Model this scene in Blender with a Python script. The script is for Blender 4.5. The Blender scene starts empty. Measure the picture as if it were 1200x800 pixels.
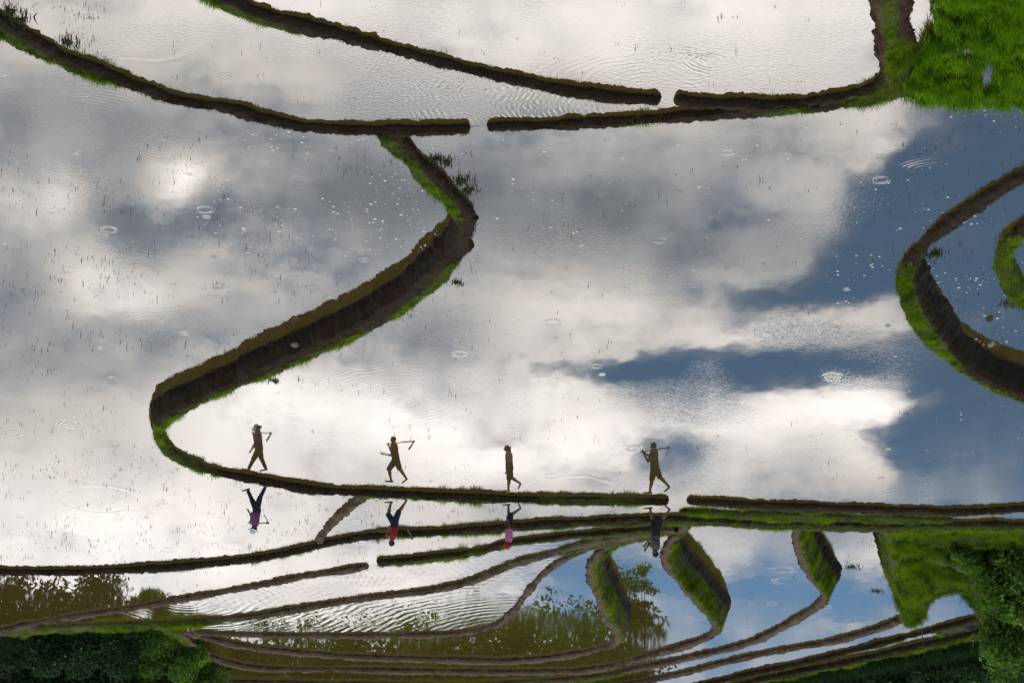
import bpy, bmesh, math, random
import numpy as np
from mathutils import Vector, Matrix
from mathutils.geometry import delaunay_2d_cdt
random.seed(7); RNG = np.random.default_rng(11)
scene = bpy.context.scene
C = scene.collection
R = math.radians

# ------------------------------------------------------------------ camera
# the photograph is printed upside down: the camera is rolled half a turn
HFOV, PITCH, CAMH = R(20.0), R(21.5), 28.6
F = 600.0 / math.tan(HFOV / 2)
FWD = Vector((0, math.cos(PITCH), -math.sin(PITCH)))
RIGHT = Vector((-1, 0, 0))
UP = Vector((0, -math.sin(PITCH), -math.cos(PITCH)))
CAMP = Vector((0, 0, CAMH))
cam = bpy.data.cameras.new('camera'); cam.angle = HFOV; cam.clip_start = 0.5; cam.clip_end = 9000
camo = bpy.data.objects.new('camera', cam); C.objects.link(camo)
m = Matrix((RIGHT, UP, -FWD)).transposed().to_4x4(); m.translation = CAMP
camo.matrix_world = m
scene.camera = camo

def ray(x, y): return (FWD * F + RIGHT * (x - 600) + UP * (400 - y))
def P(x, y, z=0.0):
    d = ray(x, y); return CAMP + d * ((z - CAMH) / d.z)
def azel(x, y):            # direction of the sky that a flat pond shows at this point
    d = ray(x, y).normalized(); return math.degrees(math.atan2(d.x, d.y)), math.degrees(math.asin(-d.z))

# ------------------------------------------------------------------ node helpers
class NT:
    def __init__(s, tree): s.t = tree; s.n = tree.nodes; s.l = tree.links
    def new(s, typ, **kw):
        n = s.n.new(typ)
        for k, v in kw.items(): setattr(n, k, v)
        return n
    def put(s, sock, v):
        if isinstance(v, bpy.types.NodeSocket): s.l.new(v, sock)
        elif v is not None: sock.default_value = v
    def math(s, op, a, b=None, c=None, clamp=False):
        n = s.new('ShaderNodeMath', operation=op, use_clamp=clamp)
        s.put(n.inputs[0], a)
        if b is not None: s.put(n.inputs[1], b)
        if c is not None: s.put(n.inputs[2], c)
        return n.outputs[0]
    def vmath(s, op, a, b=None):
        n = s.new('ShaderNodeVectorMath', operation=op); s.put(n.inputs[0], a)
        if b is not None: s.put(n.inputs[3 if op == 'SCALE' else 1], b)
        return n.outputs['Value'] if op in ('DISTANCE', 'LENGTH', 'DOT_PRODUCT') else n.outputs[0]
    def noise(s, vec, scale, detail=4, rough=.55, dist=0.0, col=False):
        n = s.new('ShaderNodeTexNoise'); s.put(n.inputs['Vector'], vec); n.inputs['Scale'].default_value = scale
        n.inputs['Detail'].default_value = detail; n.inputs['Roughness'].default_value = rough; n.inputs['Distortion'].default_value = dist
        return n.outputs['Color'] if col else n.outputs['Fac']
    def mix(s, f, a, b):
        n = s.new('ShaderNodeMix', data_type='RGBA'); s.put(n.inputs[0], f); s.put(n.inputs[6], a); s.put(n.inputs[7], b); return n.outputs[2]
    def mapr(s, v, a, b, c=0.0, d=1.0, smooth=True):
        n = s.new('ShaderNodeMapRange', interpolation_type='SMOOTHSTEP' if smooth else 'LINEAR')
        s.put(n.inputs[0], v)
        for i, q in enumerate((a, b, c, d)): n.inputs[i + 1].default_value = q
        return n.outputs[0]
    def comb(s, x, y, z=0.0):
        n = s.new('ShaderNodeCombineXYZ'); s.put(n.inputs[0], x); s.put(n.inputs[1], y); s.put(n.inputs[2], z); return n.outputs[0]

def rgb(r, g, b): return (r, g, b, 1.0)

# ------------------------------------------------------------------ sky and sun
SUN_EL, SUN_AZ = R(52), R(14)      # ahead of the camera, a little to the photograph's left
world = bpy.data.worlds.new('World'); scene.world = world; world.use_nodes = True
W = NT(world.node_tree); W.n.clear()
out = W.new('ShaderNodeOutputWorld'); bg = W.new('ShaderNodeBackground'); W.l.new(bg.outputs[0], out.inputs[0])
sky = W.new('ShaderNodeTexSky', sky_type='NISHITA', sun_disc=False, sun_elevation=SUN_EL, sun_rotation=SUN_AZ,
            air_density=1.0, dust_density=0.25, ozone_density=3.0, altitude=900)
SKY_S = 0.095
geo = W.new('ShaderNodeNewGeometry')
dirv = W.vmath('NORMALIZE', W.new('ShaderNodeTexCoord').outputs['Generated'])
sep = W.new('ShaderNodeSeparateXYZ'); W.l.new(dirv, sep.inputs[0])
az = W.math('MULTIPLY', W.math('ARCTAN2', sep.outputs[0], sep.outputs[1]), 180 / math.pi)
el = W.math('MULTIPLY', W.math('ARCSINE', sep.outputs[2]), 180 / math.pi)
st = W.vmath('MULTIPLY', dirv, (1.0, 1.0, 1.7))
wn = W.noise(st, 17, 4, .55, col=True)
wsep = W.new('ShaderNodeSeparateXYZ'); W.l.new(wn, wsep.inputs[0])
waz = W.math('ADD', az, W.math('MULTIPLY', W.math('SUBTRACT', wsep.outputs[0], .5), 3.6))
wel = W.math('ADD', el, W.math('MULTIPLY', W.math('SUBTRACT', wsep.outputs[1], .5), 1.5))
wvec = W.comb(waz, wel)
DEG = math.degrees(1 / F)
def field(blobs):
    tot = None
    for x, y, sx, sy, a in blobs:
        A, E = azel(x, y)
        sx, sy = 1 / (sx * DEG), 1 / (sy * DEG)
        v = W.new('ShaderNodeVectorMath', operation='MULTIPLY_ADD'); W.put(v.inputs[0], wvec); v.inputs[1].default_value = (sx, sy, 0); v.inputs[2].default_value = (-A * sx, -E * sy, 0)
        g = W.math('POWER', .60653, W.vmath('DOT_PRODUCT', v.outputs[0], v.outputs[0]))
        tot = W.math('MULTIPLY', g, a) if tot is None else W.math('MULTIPLY_ADD', g, a, tot)
    return tot
# openings in the cloud (x, y, half widths, depth), then the brighter and greyer parts of the cloud
clear = [(1270, 400, 130, 280, 1.45), (962, 341, 115, 15, 1.0), (1010, 318, 60, 20, .9), (1028, 258, 48, 34, 1.0), (1050, 218, 40, 18, .6), (1130, 205, 80, 34, 1.1), (894, 259, 24, 12, .5), (862, 374, 32, 13, .8),
         (756, 431, 85, 13, 1.15), (850, 437, 50, 16, .6), (955, 434, 110, 24, 1.3), (803, 514, 48, 20, 1.0), (1075, 505, 50, 30, .6), (1130, 470, 70, 60, .6), (1110, 575, 60, 40, .2), (930, 690, 190, 60, .75), (650, 680, 90, 40, .6)]
cloudy = [(1140, 580, 90, 40, -.6), (1150, 520, 60, 14, -.3), (1110, 430, 40, 10, -.25), (860, 640, 50, 20, -.35), (1020, 650, 35, 22, -.3), (937, 386, 95, 17, -.9), (1025, 308, 30, 8, -.35), (1019, 470, 60, 18, -.9), (906, 490, 130, 22, -.8), (1035, 532, 30, 22, -.5), (1044, 158, 60, 26, -.6), (985, 237, 30, 26, -.3), (1125, 180, 25, 9, -.4), (1070, 350, 40, 12, -.3)]
bright = [(215, 207, 24, 18, .75), (255, 188, 45, 26, .28), (20, 245, 38, 26, .5), (95, 325, 36, 26, .55), (155, 345, 36, 20, .5), (60, 200, 40, 20, .22), (250, 300, 90, 26, .22), (300, 340, 70, 25, .15), (350, 465, 120, 34, .55), (100, 600, 230, 60, .6),
          (625, 375, 85, 45, .35), (750, 350, 90, 40, .28), (606, 440, 90, 26, .35), (500, 510, 260, 46, .5), (700, 530, 200, 40, .4), (600, 0, 600, 75, .75), (990, 60, 200, 50, .3), (300, 690, 300, 50, .5), (844, 400, 60, 20, .2),
          (937, 386, 90, 17, .4), (1019, 470, 60, 20, .5), (906, 490, 120, 24, .45), (1031, 531, 30, 24, .35), (1044, 158, 60, 28, .42), (985, 237, 40, 28, .25), (900, 215, 80, 50, .16), (860, 650, 60, 20, .4), (1010, 650, 40, 25, .3)]
grey = [(125, 142, 130, 22, -.22), (400, 235, 90, 30, -.16), (475, 212, 60, 40, -.2), (165, 245, 60, 18, -.2), (100, 205, 40, 16, -.1), (25, 322, 50, 20, -.16), (165, 412, 32, 26, -.2), (225, 266, 60, 18, -.16), (340, 170, 90, 20, -.12),
        (656, 255, 170, 48, -.15), (760, 225, 120, 50, -.12), (800, 292, 90, 24, -.2), (537, 396, 36, 22, -.3), (630, 440, 30, 12, -.15), (70, 440, 60, 30, -.1)]
n1 = W.noise(st, 9, 5, .6); n2 = W.noise(st, 34, 6, .65); n3 = W.noise(W.vmath('MULTIPLY', dirv, (1, 1, 3.2)), 26, 5, .62)
cov = W.math('SUBTRACT', W.math('MULTIPLY_ADD', n1, .9, .62), field(clear + cloudy))
cov = W.math('ADD', cov, W.math('MULTIPLY', W.math('SUBTRACT', n2, .5), 1.5))
cov = W.math('MAXIMUM', W.mapr(W.math('MULTIPLY_ADD', W.math('SUBTRACT', n3, .5), 1.5, cov), -.32, 1.28), W.math('MULTIPLY', W.mapr(W.math('MULTIPLY_ADD', n2, 1.5, el), 20.3, 15.3), .26))
bri = W.math('ADD', field(bright + grey), W.math('MULTIPLY_ADD', W.math('SUBTRACT', n2, .5), .62, .51))
bri = W.math('MULTIPLY_ADD', W.math('SUBTRACT', n1, .5), .26, bri)
bri = W.math('MULTIPLY', W.math('MAXIMUM', bri, .27), W.mapr(cov, .2, .95, .42, 1.0))
# cloud colour: cool grey in the thick parts, warm white where the sun comes through
ccol = W.mix(W.mapr(bri, .2, .8), rgb(.80, .92, 1.10), rgb(1.05, .985, .94))
cloudc = W.vmath('SCALE', ccol, W.math('MULTIPLY', bri, 1.95))
skyc = W.vmath('SCALE', W.vmath('MULTIPLY', sky.outputs[0], (.44, .86, .98)), W.mapr(el, 20.3, 14.2, SKY_S * .86, SKY_S * 2.05))
W.l.new(W.mix(cov, skyc, cloudc), bg.inputs[0]); bg.inputs[1].default_value = 1.0

sun = bpy.data.lights.new('sun', 'SUN'); sun.energy = 2.0; sun.angle = R(0.6); sun.color = (1.0, .95, .87)
suno = bpy.data.objects.new('sun', sun); C.objects.link(suno)
sd = Vector((math.sin(SUN_AZ) * math.cos(SUN_EL), math.cos(SUN_AZ) * math.cos(SUN_EL), math.sin(SUN_EL)))
suno.rotation_euler = (-sd).to_track_quat('-Z', 'Y').to_euler()

vs = scene.view_settings
vs.view_transform = 'Standard'; vs.look = 'None'; vs.gamma = 1; vs.exposure = 0.0
scene.render.engine = 'CYCLES'
cy = scene.cycles; cy.max_bounces = 5; cy.diffuse_bounces = 2; cy.glossy_bounces = 3; cy.transmission_bounces = 3; cy.sample_clamp_indirect = 4
world.cycles.sampling_method = 'NONE'

# ------------------------------------------------------------------ small tools
def hash3(ix, iy, iz, seed=0):
    h = (ix * 374761393 + iy * 668265263 + iz * 2147483647 + seed * 974634777) & 0xffffffff
    h = ((h ^ (h >> 13)) * 1274126177) & 0xffffffff
    return ((h ^ (h >> 16)) & 0xffff) / 65535.0
def vnoise(p, seed=0):
    i = np.floor(p).astype(np.int64); f = p - i; f = f * f * (3 - 2 * f)
    r = 0
    for dx in (0, 1):
        for dy in (0, 1):
            for dz in (0, 1):
                w = (f[:, 0] if dx else 1 - f[:, 0]) * (f[:, 1] if dy else 1 - f[:, 1]) * (f[:, 2] if dz else 1 - f[:, 2])
                r = r + w * hash3(i[:, 0] + dx, i[:, 1] + dy, i[:, 2] + dz, seed)
    return r * 2 - 1
def fbm(p, scale, seed=0, oct=3):
    r, a = 0, 1.0
    for o in range(oct):
        r = r + a * vnoise(p * scale * 2 ** o + 17.3 * o + 1000, seed + o); a *= .5
    return r

def mesh_np(name, verts, faces, mat, parent=None, attrs=None, smooth=False):
    me = bpy.data.meshes.new(name)
    verts = np.asarray(verts, np.float32); faces = np.asarray(faces, np.int32)
    n = faces.shape[1]
    me.vertices.add(len(verts)); me.vertices.foreach_set('co', verts.ravel())
    me.loops.add(faces.size); me.loops.foreach_set('vertex_index', faces.ravel())
    me.polygons.add(len(faces)); me.polygons.foreach_set('loop_start', np.arange(0, faces.size, n, dtype=np.int32))
    if smooth: me.polygons.foreach_set('use_smooth', np.ones(len(faces), bool))
    for k, v in (attrs or {}).items():
        a = me.attributes.new(k, 'FLOAT', 'POINT'); a.data.foreach_set('value', np.asarray(v, np.float32))
    me.update(calc_edges=True); me.validate()
    me.materials.append(mat)
    o = bpy.data.objects.new(name, me); C.objects.link(o)
    if parent: o.parent = parent
    return o
def obj_bm(name, bm, mat, parent=None, smooth=False):
    me = bpy.data.meshes.new(name); bm.normal_update(); bm.to_mesh(me); bm.free(); me.materials.append(mat)
    if smooth: me.polygons.foreach_set('use_smooth', [True] * len(me.polygons))
    o = bpy.data.objects.new(name, me); C.objects.link(o)
    if parent: o.parent = parent
    return o
def tag(o, label=None, cat=None, group=None, kind=None):
    if label: o['label'] = label
    if cat: o['category'] = cat
    if group: o['group'] = group
    if kind: o['kind'] = kind
    return o
def empty(name, loc=(0, 0, 0), rz=0):
    o = bpy.data.objects.new(name, None); o.empty_display_size = .2; C.objects.link(o); o.location = loc; o.rotation_euler = (0, 0, rz); return o

# ------------------------------------------------------------------ materials
def mat_new(name):
    mt = bpy.data.materials.new(name); mt.use_nodes = True; t = NT(mt.node_tree); t.n.clear()
    o = t.new('ShaderNodeOutputMaterial'); return mt, t, o
def pos(t): return t.new('ShaderNodeNewGeometry').outputs['Position']
def attr(t, name): return t.new('ShaderNodeAttribute', attribute_name=name).outputs['Fac']

def soil_mat(name, dark, mid, dry, dryamt):
    mt, t, o = mat_new(name); p = pos(t)
    b = t.new('ShaderNodeBsdfPrincipled')
    n1 = t.noise(p, 2.2, 6, .62); n2 = t.noise(p, 17, 5, .65)
    st = t.noise(t.vmath('MULTIPLY', p, (1, 1, .25)), 30, 3, .6)
    c = t.mix(t.mapr(t.math('MULTIPLY_ADD', n2, .6, t.math('MULTIPLY', n1, .5)), .38, .75), rgb(*dark), rgb(*mid))
    c = t.mix(t.math('MULTIPLY', t.mapr(st, .55, .75), .35), c, rgb(mid[0] * 1.6, mid[1] * 1.5, mid[2] * 1.2))
    d = t.math('MULTIPLY', t.mapr(t.math('MULTIPLY_ADD', t.math('SUBTRACT', n2, .5), .9, attr(t, 'dry')), .35, .75), dryamt)
    c = t.mix(d, c, rgb(*dry))
    g = t.mapr(t.math('MULTIPLY_ADD', t.math('SUBTRACT', n1, .5), .8, attr(t, 'moss')), .3, .7)
    c = t.mix(t.math('MULTIPLY', g, .5), c, t.mix(n2, rgb(.025, .045, .006), rgb(.06, .10, .015)))
    t.put(b.inputs['Base Color'], c); t.put(b.inputs['Roughness'], t.mapr(attr(t, 'dry'), 0, 1, .62, .95)); b.inputs['Specular IOR Level'].default_value = .12
    bp = t.new('ShaderNodeBump'); bp.inputs['Strength'].default_value = .8; bp.inputs['Distance'].default_value = .05
    t.put(bp.inputs['Height'], t.math('MULTIPLY_ADD', t.noise(p, 26, 6, .7), .7, t.math('MULTIPLY', n1, 1.0)))
    t.l.new(bp.outputs[0], b.inputs['Normal']); t.l.new(b.outputs[0], o.inputs[0]); return mt
SOIL = soil_mat('dark_paddy_soil', (.003, .0022, .0015), (.011, .008, .0045), (.036, .025, .015), .5)
SOIL_TAN = soil_mat('dry_paddy_soil', (.005, .004, .003), (.017, .0135, .009), (.105, .08, .056), .8)
SOIL_RED = soil_mat('red_soil', (.012, .005, .003), (.04, .015, .008), (.075, .046, .026), .6)

def leaf_mat(name, lo, hi, trans, rough=.55, dry=None):
    mt, t, o = mat_new(name); r = attr(t, 'rnd')
    c = t.mix(r, rgb(*lo), rgb(*hi))
    if dry: c = t.mix(t.mapr(r, .86, .93), c, rgb(*dry))
    d = t.new('ShaderNodeBsdfPrincipled'); t.put(d.inputs['Base Color'], c); d.inputs['Roughness'].default_value = rough; d.inputs['Specular IOR Level'].default_value = .2
    tr = t.new('ShaderNodeBsdfTranslucent'); t.put(tr.inputs[0], t.vmath('MULTIPLY', c, (1.5, 1.75, .9)))
    mx = t.new('ShaderNodeMixShader'); mx.inputs[0].default_value = trans
    t.l.new(d.outputs[0], mx.inputs[1]); t.l.new(tr.outputs[0], mx.inputs[2]); t.l.new(mx.outputs[0], o.inputs[0]); return mt
GRASS = leaf_mat('bund_grass', (.022, .05, .002), (.15, .22, .008), .5, dry=(.16, .12, .05))
SCRUB = leaf_mat('dull_stubble_grass', (.009, .011, .004), (.036, .034, .012), .35, dry=(.12, .09, .045))
RICE = leaf_mat('young_rice', (.016, .060, .002), (.15, .27, .007), .5)
WEED = leaf_mat('water_weed', (.02, .026, .01), (.05, .06, .02), .25)
LEAF_D = leaf_mat('dark_leaf', (.006, .018, .009), (.03, .075, .026), .3)
LEAF_M = leaf_mat('mid_leaf', (.014, .036, .009), (.10, .19, .026), .5)

def plain(name, col, rough=.8, var=.35, scale=20, metal=0.0):
    mt, t, o = mat_new(name); b = t.new('ShaderNodeBsdfPrincipled')
    tc = t.new('ShaderNodeTexCoord').outputs['Object']
    n = t.noise(tc, scale, 4, .6)
    t.put(b.inputs['Base Color'], t.mix(t.mapr(n, .3, .7), rgb(*[c * (1 - var) for c in col]), rgb(*[min(1, c * (1 + var)) for c in col])))
    b.inputs['Roughness'].default_value = rough; b.inputs['Metallic'].default_value = metal; b.inputs['Specular IOR Level'].default_value = .25
    bp = t.new('ShaderNodeBump'); bp.inputs['Strength'].default_value = .3; bp.inputs['Distance'].default_value = .01; t.put(bp.inputs['Height'], n); t.l.new(bp.outputs[0], b.inputs['Normal'])
    t.l.new(b.outputs[0], o.inputs[0]); return mt
BARK = plain('bark', (.07, .055, .04), .9)
STONE = plain('stone', (.13, .115, .10), .85, .3, 9)
GLINT_PAINT = plain('foam_fleck', (.55, .55, .55), .6, .05)  # pale colour painted in for glints of bright sky
SKIN = plain('skin', (.10, .052, .034), .6, .12); HAIR = plain('hair', (.012, .01, .009), .6, .2)
WOOD = plain('handle_wood', (.20, .13, .07), .7); IRON = plain('hoe_iron', (.045, .055, .08), .45, .3, 20)
EARTH = plain('valley_ground', (.010, .014, .007), 1.0, .4, .6); EARTH.node_tree.nodes['Principled BSDF'].inputs['Specular IOR Level'].default_value = 0

def water_mat(name, rings, breeze, drops=.1, calm=1.0):
    """muddy water: a brown body under a mirror-like surface; ripples are relief only"""
    mt, t, o = mat_new(name); p = pos(t)
    h = t.math('MULTIPLY', t.noise(t.vmath('MULTIPLY', p, (1, .55, 0)), 1.6, 1, .5), .0007 * calm)
    pm = t.mapr(t.noise(p, .24, 2, .5), .42, .68)                        # breezy patches
    wv = t.noise(t.vmath('MULTIPLY', p, (1, 1.9, 0)), 8.5, 2, .5, .4)
    h = t.math('MULTIPLY_ADD', t.math('MULTIPLY', wv, pm), .0009 * breeze, h)
    if drops:                                                           # rings of single rain drops
        v = t.new('ShaderNodeTexVoronoi', voronoi_dimensions='2D'); v.inputs['Scale'].default_value = .8; t.put(v.inputs['Vector'], p)
        sp = t.new('ShaderNodeSeparateColor'); t.l.new(v.outputs['Color'], sp.inputs[0])
        r = t.math('DIVIDE', v.outputs['Distance'], .8)
        q = t.math('DIVIDE', t.math('SUBTRACT', r, t.math('MULTIPLY_ADD', sp.outputs[1], .2, .02)), .05)
        fall = t.math('EXPONENT', t.math('MULTIPLY', t.math('MULTIPLY', q, q), -1.0))
        on = t.math('MULTIPLY', t.math('LESS_THAN', sp.outputs[0], drops), sp.outputs[2])
        h = t.math('MULTIPLY_ADD', t.math('MULTIPLY', t.math('SINE', t.math('MULTIPLY', r, 80)), t.math('MULTIPLY', fall, on)), .0004, h)
    if rings:
        wob = t.math('MULTIPLY', t.noise(p, 1.1, 2, .5), .45)
        patch_ = t.mapr(t.noise(p, .7, 2, .5), .36, .62)
        for (x, y, z, lam, r0, wd, amp) in rings:
            c = P(x, y, z)
            r = t.math('ADD', t.vmath('DISTANCE', p, (c.x, c.y, c.z)), wob)
            s = t.math('SINE', t.math('MULTIPLY', r, 2 * math.pi / lam))
            q = t.math('DIVIDE', t.math('SUBTRACT', r, r0 + .22), wd)
            e = t.math('MULTIPLY', t.math('EXPONENT', t.math('MULTIPLY', t.math('MULTIPLY', q, q), -1.0)), patch_)
            h = t.math('MULTIPLY_ADD', t.math('MULTIPLY', s, e), amp * lam / (2 * math.pi), h)
    bp = t.new('ShaderNodeBump'); bp.inputs['Strength'].default_value = 1.0; bp.inputs['Distance'].default_value = 1.0
    t.put(bp.inputs['Height'], h)
    mud = t.mix(t.noise(p, .8, 3, .6), rgb(.038, .028, .006), rgb(.058, .043, .010))
    d = t.new('ShaderNodeBsdfDiffuse'); t.put(d.inputs[0], mud)
    g = t.new('ShaderNodeBsdfGlossy'); g.inputs['Roughness'].default_value = .012; g.inputs[0].default_value = rgb(.97, .98, 1)
    t.l.new(bp.outputs[0], g.inputs['Normal'])
    fr = t.new('ShaderNodeFresnel'); fr.inputs[0].default_value = 1.33
    mx = t.new('ShaderNodeMixShader'); t.put(mx.inputs[0], t.math('MULTIPLY_ADD', fr.outputs[0], .6, .29, clamp=True))
    t.l.new(d.outputs[0], mx.inputs[1]); t.l.new(g.outputs[0], mx.inputs[2]); t.l.new(mx.outputs[0], o.inputs[0]); return mt

# ------------------------------------------------------------------ grass blades
def blades(name, base, h, w, lean, mat, parent=None, seg=1, rnd=None):
    n = len(base)
    if n == 0: return None
    a = RNG.uniform(0, 2 * np.pi, n); la = RNG.uniform(0, 2 * np.pi, n)
    hh = h * RNG.uniform(.45, 1.15, n); ww = w * RNG.uniform(.6, 1.3, n); le = lean * RNG.uniform(.2, 1.2, n) * hh
    s = np.stack([np.cos(a), np.sin(a), np.zeros(n)], 1) * ww[:, None] * .5
    l = np.stack([np.cos(la) * le, np.sin(la) * le, hh], 1)
    rnd = RNG.random(n) if rnd is None else rnd
    if seg == 1:
        v = np.stack([base - s, base + s, base + l], 1).reshape(-1, 3); f = np.arange(3 * n).reshape(-1, 3); r = np.repeat(rnd, 3)
    else:
        mid = base + l * np.array([.35, .35, .62])
        v = np.stack([base - s, base + s, mid - s * .8, mid + s * .8, base + l], 1).reshape(-1, 3)
        k = np.arange(n)[:, None] * 5
        f = np.concatenate([k + [0, 1, 3], k + [0, 3, 2], k + [2, 3, 4]], 0); r = np.repeat(rnd, 5)
    o = mesh_np(name, v, f, mat, parent, {'rnd': r}); o['kind'] = 'stuff'
    return o

# ------------------------------------------------------------------ bunds
B = {}
def cat_rom(rows, ds):
    rows = np.asarray(rows, float); n = len(rows)
    ext = np.vstack([2 * rows[0] - rows[1], rows, 2 * rows[-1] - rows[-2]])
    outr, idx = [], []
    for i in range(n - 1):
        p0, p1, p2, p3 = ext[i:i + 4]
        k = max(2, int(np.linalg.norm(p2[:2] - p1[:2]) / ds))
        t = (np.arange(k) / k)[:, None]
        outr.append(.5 * ((2 * p1) + (-p0 + p2) * t + (2 * p0 - 5 * p1 + 4 * p2 - p3) * t ** 2 + (-p0 + 3 * p1 - 3 * p2 + p3) * t ** 3))
        idx.append(i + t[:, 0])
    outr.append(rows[-1:]); idx.append([n - 1.0])
    return np.vstack(outr), np.concatenate(idx)
def lst(v, n): return list(v) if isinstance(v, (list, tuple)) else [v] * n
UQ = np.array([1, .82, .64, .47, .32, .18, .07, 0.0])
def bund(key, label, pts, zr, zA, zB, w, kA=.35, kB=.45, caps=(0, 0), mat=None, grass=(), scrub=260, ds=.055, rough=1.0, bank=False):
    n = len(pts); zr = lst(zr, n); zA = lst(zA, n); zB = lst(zB, n); w = lst(w, n)
    rows = []
    for (x, y), a, b, c, d in zip(pts, zr, zA, zB, w):
        q = P(x, y, a); rows.append((q.x, q.y, a, b, c, d))
    D, idx = cat_rom(rows, ds)
    xy = D[:, :2]; tg = np.gradient(xy, axis=0)
    ker = np.ones(7) / 7                                               # ease the corners
    tg = np.stack([np.convolve(np.pad(tg[:, k], 3, 'edge'), ker, 'valid') for k in (0, 1)], 1)
    tg /= np.linalg.norm(tg, axis=1)[:, None] + 1e-9
    nrm = np.stack([-tg[:, 1], tg[:, 0]], 1)
    arc = np.concatenate([[0], np.cumsum(np.linalg.norm(np.diff(xy, axis=0), axis=1))])
    cap = np.ones(len(arc))
    if caps[0]: q = np.clip(arc / caps[0], 0, 1); cap = np.minimum(cap, np.sqrt(1 - (1 - q) ** 2))
    if caps[1]: q = np.clip((arc[-1] - arc) / caps[1], 0, 1); cap = np.minimum(cap, np.sqrt(1 - (1 - q) ** 2))
    zrv, za, zb, wv = D[:, 2], D[:, 3], D[:, 4], D[:, 5]
    zmin = np.maximum(za, zb) - .08
    zrv = zmin + (zrv - zmin) * cap; wv = wv * (.45 + .55 * cap)
    wob = fbm(np.stack([xy[:, 0], xy[:, 1], xy[:, 0] * 0 + 3.3], 1), .9, 5); zrv = zrv + wob * .024 * rough; wv = wv * (1 + .34 * wob * rough)
    hA = zrv - za + .25; hB = zrv - zb + .25
    S, Z, dry, up = [], [], [], []
    for u in UQ: S.append(wv / 2 + kA * hA * u); Z.append(zrv - .012 - hA * u ** .92); dry.append(np.full(len(arc), 1 - min(1, u * 2.2)))
    for q in (.6, .2, -.2, -.6): S.append(wv / 2 * q); Z.append(zrv + .022 * (1 - q * q)); dry.append(np.full(len(arc), 1.0))
    for u in UQ[::-1]: S.append(-wv / 2 - kB * hB * u); Z.append(zrv - .012 - hB * u ** .92); dry.append(np.full(len(arc), 1 - min(1, u * 1.2)))
    S = np.stack(S, 1); Z = np.stack(Z, 1); dry = np.stack(dry, 1); ns = S.shape[1]; N = len(arc)
    V = np.stack([xy[:, None, 0] + nrm[:, None, 0] * S, xy[:, None, 1] + nrm[:, None, 1] * S, Z], 2).reshape(-1, 3)
    n1 = fbm(V, 2.3, 1); n2 = fbm(V, 9, 21); n3 = fbm(V, 5, 41); n4 = fbm(V, 19, 61, 2)
    nr = np.repeat(nrm, ns, 0); sg = np.tile(np.sign(np.linspace(1, -1, ns)), N)
    V[:, :2] += nr * (sg * (n1 * .06 + n2 * .04 + n4 * .016) * rough)[:, None]; V[:, 2] += (n3 * .018 + n2 * .02 + n4 * .010) * rough
    moss = np.zeros(N)
    i = np.arange(N - 1)[:, None] * ns + np.arange(ns - 1)[None]
    f = np.stack([i, i + 1, i + 1 + ns, i + ns], 2).reshape(-1, 4)
    root = empty('earth_bund', (0, 0, 0))
    tag(root, label, 'bund')
    mossv = np.zeros((N, ns)); S0 = S
    allb = []
    def zat(k, s):                                                      # height of the bund at lateral offset s
        return np.array([np.interp(-ss, -S[kk], Z[kk]) for kk, ss in zip(k, s)])
    for (i0, i1, l0, l1, dens, hgt) in grass:
        sel = np.where((idx >= i0) & (idx <= i1))[0]
        if len(sel) < 3: continue
        L = arc[sel[-1]] - arc[sel[0]]
        lo, hi = min(l0, l1), max(l0, l1)
        nb = int(L * (hi - lo) * dens)
        k = RNG.choice(sel, nb); s = RNG.uniform(lo, hi, nb)
        s = np.clip(s * (wv[k] / np.mean(wv)), S[k, -1], S[k, 0])
        if not bank: s = np.maximum(s, -wv[k] / 2 - .06 * RNG.random(nb))
        z = zat(k, s)
        e = RNG.uniform(-.5, .5, nb) * ds
        b = np.stack([xy[k, 0] + nrm[k, 0] * s + tg[k, 0] * e, xy[k, 1] + nrm[k, 1] * s + tg[k, 1] * e, z - .02], 1)
        ed = np.minimum((idx[k] - i0), (i1 - idx[k])) / .35             # thin towards the ends of the stretch
        keep = (RNG.random(nb) < np.clip(ed + .15, 0, 1)) & (fbm(b, 1.6, 77) + fbm(b, 5, 99) * .6 > -.55) & (z > np.maximum(np.where(s > 0, za[k], zb[k]), -99) - .03)
        b = b[keep]; allb.append((b, hgt * (.35 + .7 * np.clip(fbm(b, 1.6, 83) + .8 * fbm(b, 5, 84, 2) + .55, 0, 2))))
        sl = slice(sel[0], sel[-1] + 1); tp = np.clip(np.minimum(idx[sl] - i0, i1 - idx[sl]) / .5, 0, 1)[:, None]
        mossv[sl] = np.maximum(mossv[sl], ((S[sl] >= lo - .05) & (S[sl] <= hi + .05)) * .8 * tp * min(1, dens / 1600))
    mesh_np('earth', V, f[:, ::-1], mat or SOIL, root, {'dry': dry.ravel(), 'moss': mossv.ravel()}, smooth=True)
    if allb:
        bb = np.concatenate([a for a, _ in allb]); hh = np.concatenate([h for a, h in allb])
        if len(bb): blades('grass', bb, hh, .016, .8, GRASS, root, rnd=np.clip(.3 * RNG.random(len(bb)) + .46 + .4 * fbm(bb, 1.1, 85) + .45 * fbm(bb, 4.5, 87, 2), 0, 1) * np.where(RNG.random(len(bb)) < .06, 1, .85))
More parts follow.
